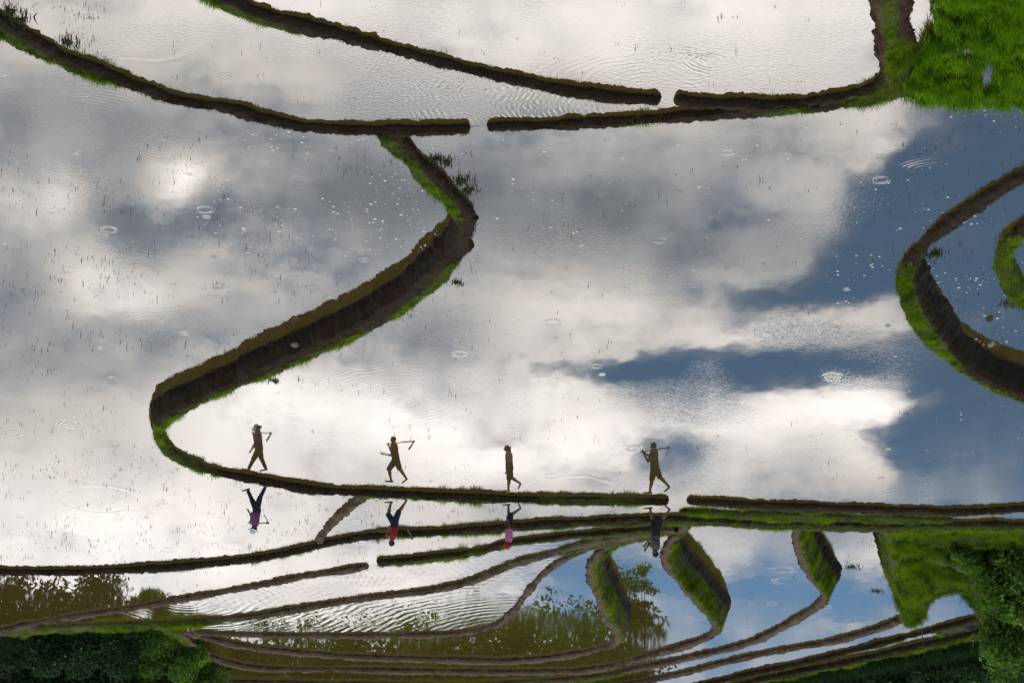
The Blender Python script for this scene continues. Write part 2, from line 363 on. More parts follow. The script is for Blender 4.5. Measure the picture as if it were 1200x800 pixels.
    if scrub:
        wid = wv + .8 * kA * hA + .5 * kB * hB; nb = int(arc[-1] * np.mean(wid) * scrub * 2.6)
        k = RNG.integers(0, N, nb); u_ = RNG.random(nb); s = -(wv / 2 + (.85 if bank else .5) * kB * hB)[k] * (1 - u_) + (wv / 2 + .8 * kA * hA)[k] * u_; z = zat(k, s)
        b = np.stack([xy[k, 0] + nrm[k, 0] * s, xy[k, 1] + nrm[k, 1] * s, z - .01], 1)
        b = b[(fbm(b, 2.2, 55) + .6 * fbm(b, 7, 57) > -.25) & (z > np.where(s > 0, za[k], zb[k]) - .01)]
        blades('stubble', b, .075, .011, 1.3, SCRUB, root)
    B[key] = dict(xy=xy, idx=idx, nrm=nrm, tg=tg, z=zrv, w=wv)
    return root
def br(key, i0=0, i1=1e9, rev=False):
    b = B[key]; q = b['xy'][(b['idx'] >= i0) & (b['idx'] <= i1)][::4]
    return [tuple(v) for v in (q[::-1] if rev else q)]

ZC, ZL, ZRI, ZRJ = 0.0, -.38, -.48, -.85
Z1, Z2, Z3, Z4, Z5, Z6, Z7, Z8, Z9 = -.50, -.65, -.80, -1.0, -1.95, -2.9, -3.85, -4.2, -4.5

# near ponds
bund('b1', 'long dark bund slanting from the top edge to the right notch', [(60, -110), (160, -45), (215, -16), (250, 1), (300, 22), (333, 32), (400, 46), (500, 74), (600, 98), (700, 116), (776, 122)], .15, ZC, ZC, [.4, .4, .4, .36, .34, .3, .2, .15, .15, .15, .15], caps=(0, .18),
     grass=[(0, 5.4, -.2, .0, 4500, .16), (5, 10, -.32, -.16, 300, .1)])
bund('b2', 'dark bund curving from the notch to the corner of the green rice', [(789, 122), (830, 126), (870, 127), (920, 127), (960, 123), (1000, 115), (1030, 104), (1043, 88), (1040, 70)], .15, ZC, ZC, .2, caps=(.16, 0),
     grass=[(2.6, 4.2, -.55, -.1, 1500, .14), (4.6, 8, -.6, .0, 2000, .15)])
bund('b3', 'thin bund running right from the middle notch to the rice', [(569, 152), (640, 150), (700, 147), (760, 143), (800, 140), (840, 137), (880, 134), (930, 131), (980, 127), (1010, 122), (1040, 114), (1080, 109), (1130, 114), (1200, 122), (1330, 138)], .12, ZC, ZC,
     [.12, .12, .12, .12, .16, .26, .34, .34, .34, .4, .5, .3, .18, .18, .18], caps=(.16, 0), grass=[(2.4, 3.6, -.05, .2, 700, .12), (6, 7.6, -.3, .15, 1600, .14), (8.2, 11.2, -.35, .25, 1900, .15), (11, 14, -.2, -.08, 500, .1)])
bund('b4', 'dark bund sweeping from the left edge to the middle notch', [(-230, -95), (-110, -32), (-30, 20), (0, 36), (40, 59), (80, 77), (133, 95), (200, 120), (267, 132), (333, 149), (385, 156), (450, 157), (552, 156)], .15, ZC, [ZL] * 10 + [ZL, ZL, ZC], [.6, .6, .55, .52, .46, .38, .24, .16, .16, .16, .16, .16, .16], caps=(0, .18),
     grass=[(0, 6.2, -.14, .02, 5200, .17), (6, 12, -.34, -.12, 380, .11)])
# the great tongue between the left pond and the middle pond, and the path the people walk
bund('b5', 'broad winding bund with a steep brown face, curling round as a tongue', [(452, 157), (463, 170), (485, 193), (513, 222), (529, 237), (540, 252), (545, 268), (543, 283), (535, 299), (522, 312), (495, 340), (463, 363), (430, 382), (400, 397), (350, 419), (300, 441), (260, 459), (217, 478), (197, 490), (187, 502), (188, 519), (201, 535), (222, 546), (250, 556), (280, 562), (310, 567), (367, 577), (433, 581), (500, 584), (567, 587), (600, 588), (680, 590), (785, 591)],
     [.16, .16, .17, .18, .18, .18, .18, .17, .16, .15, .15, .15, .15, .15, .15, .15, .15, .15, .16] + [.16] * 4 + [.16] * 10,
     [ZC] * 33, [ZL] * 33,
     [.42, .42, .42, .44, .44, .46, .46, .48, .5, .5, .5, .5, .5, .5, .5, .5, .5, .45, .4, .3, .24] + [.16] * 12, bank=True, kA=.42, kB=.3, caps=(0, .16),
     grass=[(0, 5.2, -.46, .06, 2600, .15), (8.5, 11.4, .02, .34, 2200, .14), (11.8, 20.6, .0, .34, 2500, .15), (18.5, 23.3, -.42, .1, 2300, .14), (26.6, 29.9, -.2, .02, 2600, .15), (30.2, 32, -.2, .1, 2000, .13)], scrub=520)
bund('b7', 'low grassy bund running right beyond the walkers to the right edge', [(804, 590), (850, 593), (900, 596), (1000, 600), (1100, 603), (1150, 602), (1200, 599), (1330, 593)], .14, ZC, ZL, [.2, .3, .5, .55, .35, .2, .2, .2], caps=(.16, 0),
     grass=[(0, 1.5, -.2, .1, 700, .1), (1, 4.6, -.6, -.1, 1500, .13)])
bund('b8s', 'short tan bund branching from the path to the bund behind', [(436, 581), (418, 592), (400, 606), (384, 622), (374, 636)], [-.14, -.22, -.24, -.24, -.24], ZL, ZL, .13, mat=SOIL_TAN, scrub=300)
bund('b8', 'long grassy bund just behind the walkers, spanning the whole width', [(-240, 655), (-120, 666), (-20, 672), (67, 673), (133, 671), (200, 667), (300, 657), (367, 643), (400, 636), (457, 628), (500, 627), (590, 621), (667, 616), (750, 613), (800, 613), (900, 617), (1000, 619), (1100, 619), (1200, 619), (1340, 618)], -.24, ZL,
     [Z1] * 11 + [-.7, -1.2, -2.2, -3.0, -3.8, -4.0, -4.0, -4.0, -4.0], [.18] * 10 + [.2, .28, .4, .45, .5, .5, .5, .5, .5, .5], kB=.5,
     grass=[(4.6, 8, -.4, -.1, 2600, .15), (8.6, 13, -.36, -.02, 2900, .16), (11.5, 19, -.4, -.02, 3000, .16), (13, 19, -.05, .22, 900, .11)])
bund('b9l', 'slanting dark bund on the lower left ending at a small gap', [(-240, 790), (-110, 762), (-30, 747), (0, 741), (60, 729), (133, 718), (200, 707), (300, 689), (350, 679), (400, 671), (432, 666)], -.39, Z1, Z2, .16, caps=(0, .14), mat=SOIL_TAN,
     grass=[(3.6, 5.2, -.5, -.14, 900, .12), (8, 10, -.25, -.1, 600, .1)])
bund('b9r', 'bushy green bund to the right of the small gap', [(441, 662), (470, 660), (500, 657), (560, 649), (600, 639), (667, 631), (733, 625), (790, 619)], -.37, Z1, Z2, .3, caps=(.14, 0),
     grass=[(0, 3.5, -.45, .1, 1900, .15), (3.4, 7, -.4, .05, 1500, .13)])
bund('b10', 'long dark bund sloping from lower left up to the grassy wedge', [(-200, 752), (-90, 745), (60, 739), (160, 735), (230, 731), (300, 724), (367, 713), (433, 703), (500, 695), (550, 684), (600, 664), (640, 653), (668, 646), (700, 639), (740, 632), (790, 622)], -.53, Z2, [Z3] * 11 + [Z4] * 5, [.9, .9, .8, .5] + [.18] * 7 + [.24, .6, .8, .8, .6], mat=SOIL_TAN,
     grass=[(3.6, 6.4, -.35, -.12, 1500, .12), (11.4, 15, -.6, .0, 1900, .14), (0, 4.4, -.7, .3, 1700, .15)])
bund('b11', 'thin tan bund between the rippled strip and the brown pond', [(225, 742), (247, 744), (300, 746), (400, 747), (500, 746), (550, 742), (583, 733), (600, 720), (614, 702), (627, 685), (641, 671), (667, 655), (690, 645)], -.70, Z3, Z4, .17, mat=SOIL_TAN, caps=(.2, 0), scrub=120)
bund('b12', 'curved bund with the smallest leaf shaped grass bank', [(205, 738), (250, 752), (300, 762), (367, 769), (433, 773), (500, 775), (600, 777), (667, 770), (705, 762), (721, 756), (726, 746), (712, 722), (703, 700), (695, 683), (694, 663), (705, 650), (722, 639), (745, 632), (775, 622), (790, 612)], [-.87] * 17 + [-.8, -.7, -.6], Z4, Z5, .26, bank=True, kB=.3, mat=SOIL_TAN,
     grass=[(9.6, 17, -.3, -.09, 9000, .14), (4.6, 6.3, -.3, -.05, 1100, .13)], scrub=120)
bund('b13', 'curved bund with the largest leaf shaped grass bank', [(195, 735), (215, 752), (240, 770), (300, 785), (400, 787), (500, 789), (600, 790), (683, 788), (733, 779), (767, 769), (800, 760), (831, 748), (841, 737), (835, 727), (817, 706), (800, 686), (787, 670), (781, 655), (785, 640), (798, 625), (810, 610)], -1.82, Z5, Z6, .26, bank=True, kB=.36, mat=SOIL_TAN,
     grass=[(11.6, 20, -.34, -.09, 9000, .15), (3, 6, -.3, -.1, 500, .12)], scrub=120)
bund('b14', 'curved bund ending in the rightmost leaf shaped bank', [(150, 800), (300, 802), (450, 804), (560, 804), (683, 797), (750, 785), (817, 771), (867, 759), (900, 746), (945, 721), (967, 703), (960, 688), (946, 668), (937, 643), (936, 624), (945, 608)], -2.77, Z6, Z7, .26, bank=True, kB=.5, mat=SOIL_TAN,
     grass=[(9.2, 15, -.42, -.09, 9000, .15), (0, 5, -.5, .1, 1500, .14), (7, 9, -.3, -.1, 600, .11)], scrub=120)
bund('b15', 'dark bund leading up to the green slope on the right', [(640, 822), (780, 796), (833, 783), (883, 771), (930, 762), (977, 754), (1020, 742), (1050, 731), (1061, 719), (1052, 686), (1050, 655), (1042, 626), (1040, 610)], [-3.7] * 9 + [-2.9, -2.1, -1.2, -.7], Z7, [Z8] * 9 + [-3.1, -2.4, -1.6, -1.0], .2, bank=True, kA=.5, kB=.5, mat=SOIL_TAN,
     grass=[(8.2, 12, -.4, .5, 1800, .15), (3, 8, -.3, -.12, 700, .12)], scrub=120)
bund('b16', 'thin dark bund closing the small arched pond', [(700, 838), (840, 801), (880, 791), (933, 780), (1000, 764), (1067, 747), (1150, 725), (1175, 716)], -4.06, Z8, Z9, .18, mat=SOIL, grass=[(2, 7, -.5, -.12, 2200, .14)])
bund('b17', 'outermost grassy bund above the dark thicket at the bottom right', [(720, 846), (880, 802), (930, 791), (1000, 777), (1067, 762), (1133, 747), (1180, 736), (1260, 716)], -4.32, Z9, -5.6, .34, mat=SOIL, grass=[(0, 7, -.6, .02, 2300, .16), (4.5, 6.5, .0, .2, 500, .12)])
# right hand ponds
bund('b18', 'curved bund at the right edge with a tall brown bank and green rim', [(1330, 118), (1260, 166), (1200, 209), (1160, 234), (1110, 268), (1082, 292), (1066, 315), (1064, 338), (1074, 366), (1090, 392), (1118, 424), (1150, 446), (1200, 466), (1270, 480), (1350, 490)], [.14] * 7 + [.16] * 8, ZRI, ZC, [.3, .3, .3, .3, .32, .34, .4, .46, .5, .5, .4, .34, .34, .34, .34], bank=True, kA=.5, kB=.4,
     grass=[(2, 5.6, .12, .42, 700, .1), (5.6, 10.5, -.35, .12, 2500, .14), (10.3, 13, -.3, .05, 1000, .12)], scrub=420)
bund('b19', 'small mossy bund poking in at the right edge', [(1330, 170), (1260, 222), (1205, 268), (1183, 292), (1177, 312), (1186, 335), (1204, 356), (1260, 385), (1340, 400)], -.30, ZRJ, ZRI, [.3, .3, .34, .4, .44, .4, .34, .34, .34], bank=True, kA=.5, grass=[(2.2, 6.5, -.25, .25, 1900, .12)])
# bank between the near white pond and the rice
bund('b20', 'reddish earth bank with green ridge beside the rice', [(1052, 112), (1049, 96), (1045, 70), (1041, 40), (1037, 10), (1034, -20), (1028, -70), (1020, -130)], [.2, .26, .34, .38, .40, .40, .40, .40], ZC, .02, [.4, .36, .34, .34, .36, .4, .4, .4], bank=True, kA=.45, kB=1.15, mat=SOIL_RED,
     grass=[(0, 2.6, -.5, .12, 1900, .15), (1.6, 8, -.24, .06, 2200, .14)])

bund('b23', 'low grassy berm squeezed between the two long bunds on the right', [(795, 601), (850, 604), (900, 606), (1000, 609), (1080, 611), (1118, 611)], -.3, ZL, ZL, [.3, .5, .6, .6, .5, .2], caps=(.3, .3), grass=[(0, 5, -.35, .35, 1900, .13)])
bund('b22', 'short tan bund closing the strips at the thicket', [(168, 731), (190, 737), (210, 746), (226, 757)], [-.6, -.66, -.8, -.9], Z3, Z4, .3, mat=SOIL_TAN, grass=[(.2, 3, -.3, .2, 900, .13)])
# ------------------------------------------------------------------ ponds
def pond(pts, z, mat, label):
    """a slab of water; pts are world xy"""
    cl = []
    for q in pts:
        if not cl or (Vector(q) - Vector(cl[-1])).length > .02: cl.append(q)
    n = len(cl)
    r = delaunay_2d_cdt([Vector(q) for q in cl], [], [list(range(n))], 1, 1e-5)
    bm = bmesh.new(); vs_ = [bm.verts.new((v.x, v.y, z)) for v in r[0]]
    for f in r[2]: bm.faces.new([vs_[i] for i in f])
    bm.normal_update()
    for f in bm.faces:
        if f.normal.z < 0: f.normal_flip()
    ext = bmesh.ops.extrude_edge_only(bm, edges=[e for e in bm.edges if e.is_boundary])
    for v in [g for g in ext['geom'] if isinstance(g, bmesh.types.BMVert)]: v.co.z -= .3
    o = obj_bm('paddy_water', bm, mat); tag(o, label, None, None, 'structure')
    PONDS.append((np.array(cl), z)); return o
PONDS = []
def px(z, *pts): return [tuple(P(x, y, z)[:2]) for x, y in pts]

ringsN = [(805, 78, 0, .14, .7, .5, .008), (833, 72, 0, .12, .45, .2, .03), (760, 110, 0, .2, 1.6, 1.0, .006)]
ringsS = [(781, 118, 0, .13, 3.4, 2.6, .03), (470, 105, 0, .1, .4, .25, .014), (150, 25, 0, .5, 1.8, .2, .003)]
ringsC = [(480, 470, 0, .2, 2.0, 1.2, .0025), (1095, 205, 0, .15, .8, .3, .010), (975, 441, 0, .14, .2, .12, .03), 
          (670, 578, 0, .4, 1.6, .14, .005)]
ringsL = [(190, 172, ZL, .12, .35, .25, .007), (110, 135, ZL, .15, .9, .6, .004), (102, 513, ZL, .16, .3, .12, .04), (80, 498, ZL, .16, .3, .12, .04), (12, 508, ZL, .16, .3, .12, .04), (115, 585, ZL, .5, 1.3, .16, .005)]
rings3 = [(640, 760, Z3, .36, 6.0, 6.0, .022), (215, 700, Z3, .30, 6, 6, .02)]
rings7 = [(915, 668, Z6, .2, .4, .2, .03), (925, 680, Z6, .2, .5, .2, .03)]

WN = water_mat('pond_water_near', ringsN, 1.3, .10)
WS = water_mat('pond_water_strip', ringsS, 1.3, .10)
WC = water_mat('pond_water_middle', ringsC, .6, .14)
WLm = water_mat('pond_water_left', ringsL, .45, .16)
WF = water_mat('pond_water_far', rings7, .5, .08)
WR = water_mat('pond_water_rippled', rings3, 1.6, 0)

# near white pond: above b1, its notch, b2 and left of b20
pond(br('b1') + br('b2', 0, 7.2) + br('b20', 1.5) + px(0, (1000, -260), (-150, -260)), ZC, WN, 'bright white flooded paddy at the top of the picture')
pond(br('b4') + br('b3', 0, 6) + br('b2', 0, 3.2, True) + br('b1', rev=True) + px(0, (-100, -200)), ZC, WS, 'narrow rippled paddy between the two slanting bunds')
pond(br('b3', 0, 11) + px(0, (1080, 111), (1330, 139), (1420, 100)) + br('b18') + px(0, (1500, 490), (1500, 592)) + br('b7', rev=True) + br('b5', rev=True) + br('b4', 11, 12), ZC, WC, 'large paddy reflecting clouds and blue sky in the middle')
pond(br('b4', 0, 10) + px(ZL, (600, 150), (600, 330), (300, 520), (420, 560), (1500, 575), (1500, 612)) + br('b8', rev=True) + px(ZL, (-300, 645)), ZL, WLm, 'pale paddy filling the left side')
pond(px(ZRI, (1400, 100), (1050, 250), (1045, 400), (1200, 480), (1400, 500)) , ZRI, WC, 'small blue paddy at the right edge')
# the terraces that step down behind the walkers
pond(px(Z1, (-240, 640), (300, 630), (500, 600), (800, 595)) + br('b9r', rev=True) + br('b9l', rev=True), Z1, WF, 'first strip of water behind the walkers')
pond(px(Z2, (-200, 715), (300, 672), (500, 640), (640, 615), (800, 600)) + br('b10', rev=True), Z2, WR, 'rippled strip of water below the small gap')
pond(px(Z3, (185, 725), (300, 705), (560, 660), (720, 615)) + br('b11', rev=True) + px(Z3, (205, 745)), Z3, WR, 'rippled strip with tree reflections')
pond(px(Z4, (230, 725), (560, 700), (600, 640), (790, 600)) + br('b12', rev=True), Z4, WF, 'brownish pond reflecting tree crowns')
pond(px(Z5, (200, 730), (600, 740), (660, 640), (700, 600)) + br('b13', rev=True), Z5, WF, 'pond reflecting a leafy branch')
pond(px(Z6, (500, 760), (740, 720), (770, 590)) + br('b14', rev=True), Z6, WF, 'blue pond right of the largest leaf shaped bank')
pond(px(Z7, (560, 800), (800, 740), (900, 700), (920, 590)) + br('b15', rev=True), Z7, WF, 'blue pond left of the green slope')
pond(px(Z8, (680, 825), (900, 745), (1060, 690), (1200, 660)) + br('b16', rev=True), Z8, WF, 'small arched pond at the lower right')
pond(px(Z9, (700, 840), (950, 760), (1200, 690)) + br('b17', rev=True), Z9, WF, 'sliver of water along the outermost bund')

# ------------------------------------------------------------------ ground
bm = bmesh.new()
for x0, x1, y0, y1 in ((-3000, 3000, -1500, 5000),):
    bm.faces.new([bm.verts.new(v) for v in ((x0, y0, -5.6), (x1, y0, -5.6), (x1, y1, -5.6), (x0, y1, -5.6))])
tag(obj_bm('ground', bm, EARTH), 'dark valley ground below the terraces', kind='structure')

def patch(name, x1, y0, y1, nx, ny, zf, mat, amp=.05):
    gu, gy = np.meshgrid(np.linspace(0, 1, nx) ** 1.3, np.linspace(y0, y1, ny))
    gx = edge_x(gy) - 5 + gu * (x1 - edge_x(gy) + 5)
    z = zf(gx, gy); V = np.array([P(a, b, c)[:] for a, b, c in zip(gx.ravel(), gy.ravel(), z.ravel())])
    V[:, 2] += fbm(V, .7, 9) * amp * 2.2 + fbm(V, 3, 12) * amp
    i = np.arange(ny - 1)[:, None] * nx + np.arange(nx - 1)[None]
    f = np.stack([i, i + 1, i + 1 + nx, i + nx], 2).reshape(-1, 4)
    o = mesh_np(name, V, f, mat, None, {'dry': np.zeros(len(V)), 'moss': np.clip(.45 + .7 * fbm(V, .8, 15), 0, 1)}, True)
    return o, V.reshape(ny, nx, 3)
def edge_x(y): return np.interp(y, [600, 626, 640, 655, 668, 686, 705, 719, 731, 760], [1040, 1042, 1046, 1053, 1048, 1051, 1055, 1063, 1067, 1070])
def sstep(a, b, x): q = np.clip((x - a) / (b - a), 0, 1); return q * q * (3 - 2 * q)
def hill_z(x, y):
    z = -.95 - (y - 622) / 113 * 3.05
    z = z + .6 * sstep(636, 665, y) * (sstep(1080, 1150, x) + np.clip((x - 1130) / 70, 0, 2) * .5)      # the swell under the trees
    z = z - .75 * np.exp(-(((x - 1088) / 14) ** 2 + ((y - 668 - (x - 1085) * .5) / 13) ** 2))                       # gully
    z = z + .4 * np.exp(-(((x - 1068) / 12) ** 2 + ((y - 690) / 16) ** 2))
    e = np.clip((x - edge_x(y) + 5) / 12, 0, 1); z = -3.95 + (z + 3.95) * np.sqrt(e)
    r = np.sqrt(((x - 1116) / 35) ** 2 + ((y - 742) / 47) ** 2)
    z = np.where(r < 1.3, np.minimum(z, -4.12 + (r - 1) * 2.6), z)
    z = np.where(r < 1, -4.4, z)
    z = np.where(y > 728, np.where(x < 1150, np.minimum(z, -4.0 - (y - 728) * .05), z), z)
    return z
def on_hill(x, y): return float(hill_z(np.array([float(x)]), np.array([float(y)]))[0])
hill, HV = patch('grassy_slope', 1360, 612, 745, 160, 110, hill_z, SOIL, .09)
tag(hill, 'green grassy slope between the ponds at the lower right', kind='structure')
k = RNG.integers(0, 159 * 109, 130000); iy, ix = k // 159, k % 159
u, v = RNG.random((len(k), 1)), RNG.random((len(k), 1))
hb = (HV[iy, ix] * (1 - u) + HV[iy, ix + 1] * u) * (1 - v) + (HV[iy + 1, ix] * (1 - u) + HV[iy + 1, ix + 1] * u) * v
hb = hb[(hb[:, 2] > -4.15) & (fbm(hb, .6, 61) + .6 * fbm(hb, 2.5, 63) > -.6)]
hn = fbm(hb, .9, 65) + .9 * fbm(hb, 3.2, 66, 2)
blades('grass', hb, .08 + .2 * np.clip(hn + .5, 0, 1.8), .03, .8, GRASS, hill, rnd=np.clip(.25 * RNG.random(len(hb)) + .3 + .45 * fbm(hb, 1.0, 67) + .5 * fbm(hb, 3.4, 68, 2), 0, 1) * np.where(RNG.random(len(hb)) < .05, 1, .85))

# the field of young rice
bm = bmesh.new()
q = br('b20', 0, 7) + px(.02, (1400, -160), (1400, 150))
fpts = br('b20', 0, 7)[::-1] + px(.02, (1060, 111), (1130, 113), (1200, 121), (1400, 146), (1420, -150))
pond(fpts, .02, WN, 'shallow water under the young rice')
xs = RNG.uniform(1046, 1360, 300000); ys = RNG.uniform(-90, 124, 300000)
# even on the ground: rows nearer the camera take more picture
D = np.stack([(F * FWD.y + UP.y * (400 - ys)), (F * FWD.z + UP.z * (400 - ys))], 1)
tt = (.02 - CAMH) / D[:, 1]
rb = np.stack([-(xs - 600) * tt, D[:, 0] * tt, np.full(len(xs), .0)], 1)
lim = np.interp(ys, [-110, 0, 40, 70, 96, 110, 113, 125], [1092, 1090, 1085, 1074, 1062, 1058, 1075, 1240])
gap = np.ones(len(xs), bool)
for gx, gy, sx, sy in ((1133, 60, 13, 7), (1168, 36, 9, 5), (1110, 64, 6, 4), (1122, 14, 12, 6), (1086, 0, 6, 26), (1092, 17, 9, 6)):
    gap &= (((xs - gx) / sx) ** 2 + ((ys - gy) / sy) ** 2) > RNG.uniform(.4, 1.6, len(xs))
keep = (xs > lim) & gap & (fbm(rb * [1, 1, 0], 2.6, 31, 2) > -.42)
rb = rb[keep][:80000]
rh = .24 + .14 * np.clip(fbm(rb * [1, 1, 0], 1.4, 33) + .5, 0, 1.4)
rice = blades('rice_plants', rb, rh, .018, .55, RICE, None, 2, np.clip(RNG.random(len(rb)) * .45 + .25 + .3 * fbm(rb * [1, 1, 0], 2.2, 35) + .45 * fbm(rb * [1, 1, 0], 7, 37, 2), 0, 1))
tag(rice, 'bright green young rice standing in the top right paddy', 'rice', kind='stuff')

# ------------------------------------------------------------------ stubble and painted glints on the water
def inside(poly, p):
    x, y = p[:, 0], p[:, 1]; r = np.zeros(len(p), bool); j = len(poly) - 1
    for i in range(len(poly)):
        xi, yi = poly[i]; xj, yj = poly[j]
        c = ((yi > y) != (yj > y)) & (x < (xj - xi) * (y - yi) / (yj - yi + 1e-12) + xi); r ^= c; j = i
    return r
def scatter(pi, n, x0, x1, y0, y1, nscale, thr, seed):
    poly, z = PONDS[pi]
    xs = RNG.uniform(x0, x1, n); ys = RNG.uniform(y0, y1, n)
    p = np.array([P(a, b, z)[:] for a, b in zip(xs, ys)])
    k = inside(poly, p)
    if thr is not None: k &= fbm(p * [1, 1, 0], nscale, seed, 2) > thr
    p = p[k]
    for b in B.values():                                               # keep off the bunds
        q = b['xy'][::3]
        if len(p) == 0: break
        bx0, by0, bx1, by1 = q[:, 0].min() - 1, q[:, 1].min() - 1, q[:, 0].max() + 1, q[:, 1].max() + 1
        cnd = np.where((p[:, 0] > bx0) & (p[:, 0] < bx1) & (p[:, 1] > by0) & (p[:, 1] < by1))[0]
        if len(cnd) == 0: continue
        d = ((p[cnd, None, :2] - q[None]) ** 2).sum(2).min(1)
        kk = np.ones(len(p), bool); kk[cnd[d < .16]] = False; p = p[kk]
    return p
def stubble(pi, spec, label):
    bs = []
    for (n, x0, x1, y0, y1, sc, thr, cl, spread) in spec:
        c = scatter(pi, n, x0, x1, y0, y1, sc, thr, 300 + pi)
        k = RNG.integers(1, cl + 1, len(c)); c = np.repeat(c, k, 0)
        c = c + np.concatenate([RNG.normal(0, spread, (len(c), 2)), np.zeros((len(c), 1))], 1); bs.append(c)
    b = np.concatenate(bs)
    hs = .035 + .16 * RNG.random(len(b)) ** 3
    b[:, 2] -= .01
    o = blades('rice_stubble', b, hs, .016, .35, WEED); tag(o, label, 'stubble', kind='stuff')
stubble(0, [(260, 0, 1040, -20, 110, 1, 0, 4, .05)], 'scattered stubble in the bright top paddy')
stubble(1, [(120, 0, 780, -10, 150, 1, .0, 4, .06), (160, 0, 120, 5, 80, 1.5, .0, 7, .08)], 'stubble along the narrow rippled paddy')
stubble(2, [(900, 450, 1200, 120, 590, .6, .05, 4, .05), (350, 200, 560, 280, 520, .9, .1, 4, .06), (160, 480, 560, 170, 330, 2, .1, 7, .08), (300, 1000, 1200, 120, 330, 1, .1, 3, .05)], 'sparse stubble in the cloud reflecting paddy')
stubble(3, [(2600, 0, 520, 150, 670, .5, -.1, 4, .06), (900, 0, 420, 540, 680, .9, .0, 6, .07), (200, 420, 800, 590, 640, 1, None, 5, .06)], 'dense stubble in the pale left paddy')
stubble(4, [(240, 1085, 1200, 240, 420, 1.4, -.1, 5, .06)], 'stubble in the small blue paddy')
stubble(5, [(420, 130, 700, 620, 720, 1, None, 5, .07)], 'stubble in the first strip behind the walkers')
stubble(10, [(90, 850, 960, 630, 740, 1, .2, 3, .05)], 'stubble in the blue pond right of the largest bank')
stubble(11, [(120, 985, 1060, 630, 740, 1, .1, 4, .05)], 'stubble in the blue pond left of the slope')
def flecks(pi, spec, label):  # tiny white discs that paint ripple glints onto the water
    vs_, fs = [], []
    for (n, x0, x1, y0, y1, thr) in spec:
        c = scatter(pi, n, x0, x1, y0, y1, .7, thr, 500 + pi)
        for q in c:
            r = .006 + .022 * random.random() ** 4; b0 = len(vs_); el_ = random.uniform(1, 1.9)
            for a in range(6):
                an = a * math.pi / 3 + q[0]; vs_.append((q[0] + r * el_ * math.cos(an), q[1] + r * 1.3 * math.sin(an), q[2] + .004))
            vs_.append((q[0], q[1], q[2] + .012))
            for a in range(6): fs.append((b0 + a, b0 + (a + 1) % 6, b0 + 6))
    o = mesh_np('painted_glints', vs_, fs, GLINT_PAINT); tag(o, label, 'glint', kind='stuff')
flecks(2, [(800, 470, 1200, 120, 380, .05), (500, 900, 1200, 120, 560, .1)], 'tiny white painted glints on the cloud reflecting paddy')
flecks(3, [(1300, 200, 530, 150, 300, .05), (300, 0, 420, 130, 520, .1)], 'tiny white painted glints on the pale left paddy')
flecks(4, [(420, 1085, 1200, 240, 420, .0)], 'tiny white painted glints on the small blue paddy')

# bigger clumps of weed that can be told apart
def weed_clump(x, y, z, r, n, h, label):
    root = empty('weed_clump', P(x, y, z)); tag(root, label, 'weed', 'weed clumps in the water')
    b = np.concatenate([RNG.normal(0, 1, (n, 2)) * [r, r * 1.2], np.full((n, 1), -.01)], 1)
    blades('leaves', b, h, .03, 1.1, WEED, root, 2); root.children[0]['kind'] = 'stuff'
    bm = bmesh.new(); bmesh.ops.create_icosphere(bm, subdivisions=2, radius=1)
    for v in bm.verts:
        k_ = 1 + .35 * math.sin(v.co.x * 5 + x) * math.cos(v.co.y * 4 + y); v.co = Vector((v.co.x * r * .8 * k_, v.co.y * r * .9 * k_, v.co.z * .025 * k_ + .0))
    me = obj_bm('mud', bm, MUD, root, True)
MUD = plain('wet_mud', (.014, .011, .007), .7)
for a in [(12, 14, 0, .14, 60, .16, 'upper of the dark weed clumps in the top left corner'), (24, 24, 0, .12, 50, .14, 'lower left dark weed clump by the top left bund'),
          (80, 50, 0, .14, 50, .15, 'leafy weed clump beside the long left bund'), (512, 187, 0, .12, 60, .14, 'weed clump nearest the top of the winding bund'),
          (524, 190, 0, .09, 50, .12, 'round dark weed tuft just right of the winding bund'), (540, 211, 0, .13, 60, .15, 'muddy weed clump right of the winding bund bend'),
          (551, 222, 0, .12, 60, .13, 'lowest weed clump right of the winding bund bend'), (536, 331, 0, .07, 30, .11, 'weed clump below the outer bend of the winding bund'),
          (1097, 297, ZRI, .1, 60, .16, 'tall weed clump inside the small blue paddy'), (1180, 280, ZRI, .16, 60, .12, 'weed clump above the small mossy bund'),
          (1182, 357, ZRI, .2, 70, .1, 'muddy weed clump below the small mossy bund'), (322, 446, 0, .08, 40, .08, 'flat weed clump just under the green rim of the tongue'),
          (998, 664, Z7, .2, 50, .1, 'dark weed clump beside the rightmost leaf shaped bank'), (1028, 692, Z7, .12, 40, .12, 'weed clump in the blue pond left of the slope')]: weed_clump(*a)

# ------------------------------------------------------------------ stones
def rock(x, y, z, sx, sy, sz, label, mat=None, seed=0):
    bm = bmesh.new(); bmesh.ops.create_icosphere(bm, subdivisions=3, radius=1); c = P(x, y, z)
    co = np.array([v.co[:] for v in bm.verts]); d = 1 + .25 * fbm(co, 1.3, seed) + .1 * fbm(co, 4, seed)
    for v, k_ in zip(bm.verts, d): v.co = Vector((v.co.x * sx * k_, v.co.y * sy * k_, v.co.z * sz * k_))
    o = obj_bm('stone', bm, mat or STONE, None, True); o.location = c; tag(o, label, 'stone', 'stones on the banks'); return o
rock(346, 404, -.02, .11, .08, .07, 'pale stone lodged in the dark face of the tongue')
rock(1055, 667, -2.6, .2, .35, .3, 'brown boulder at the left edge of the green slope', SOIL_TAN, 3)
rock(1162, 403, -.1, .1, .2, .07, 'small pale stone on the brown bank at the right edge', None, 5)
rock(1140, 708, -3.95, .15, .2, .12, 'brown stone above the small arched pond', SOIL_TAN, 9)

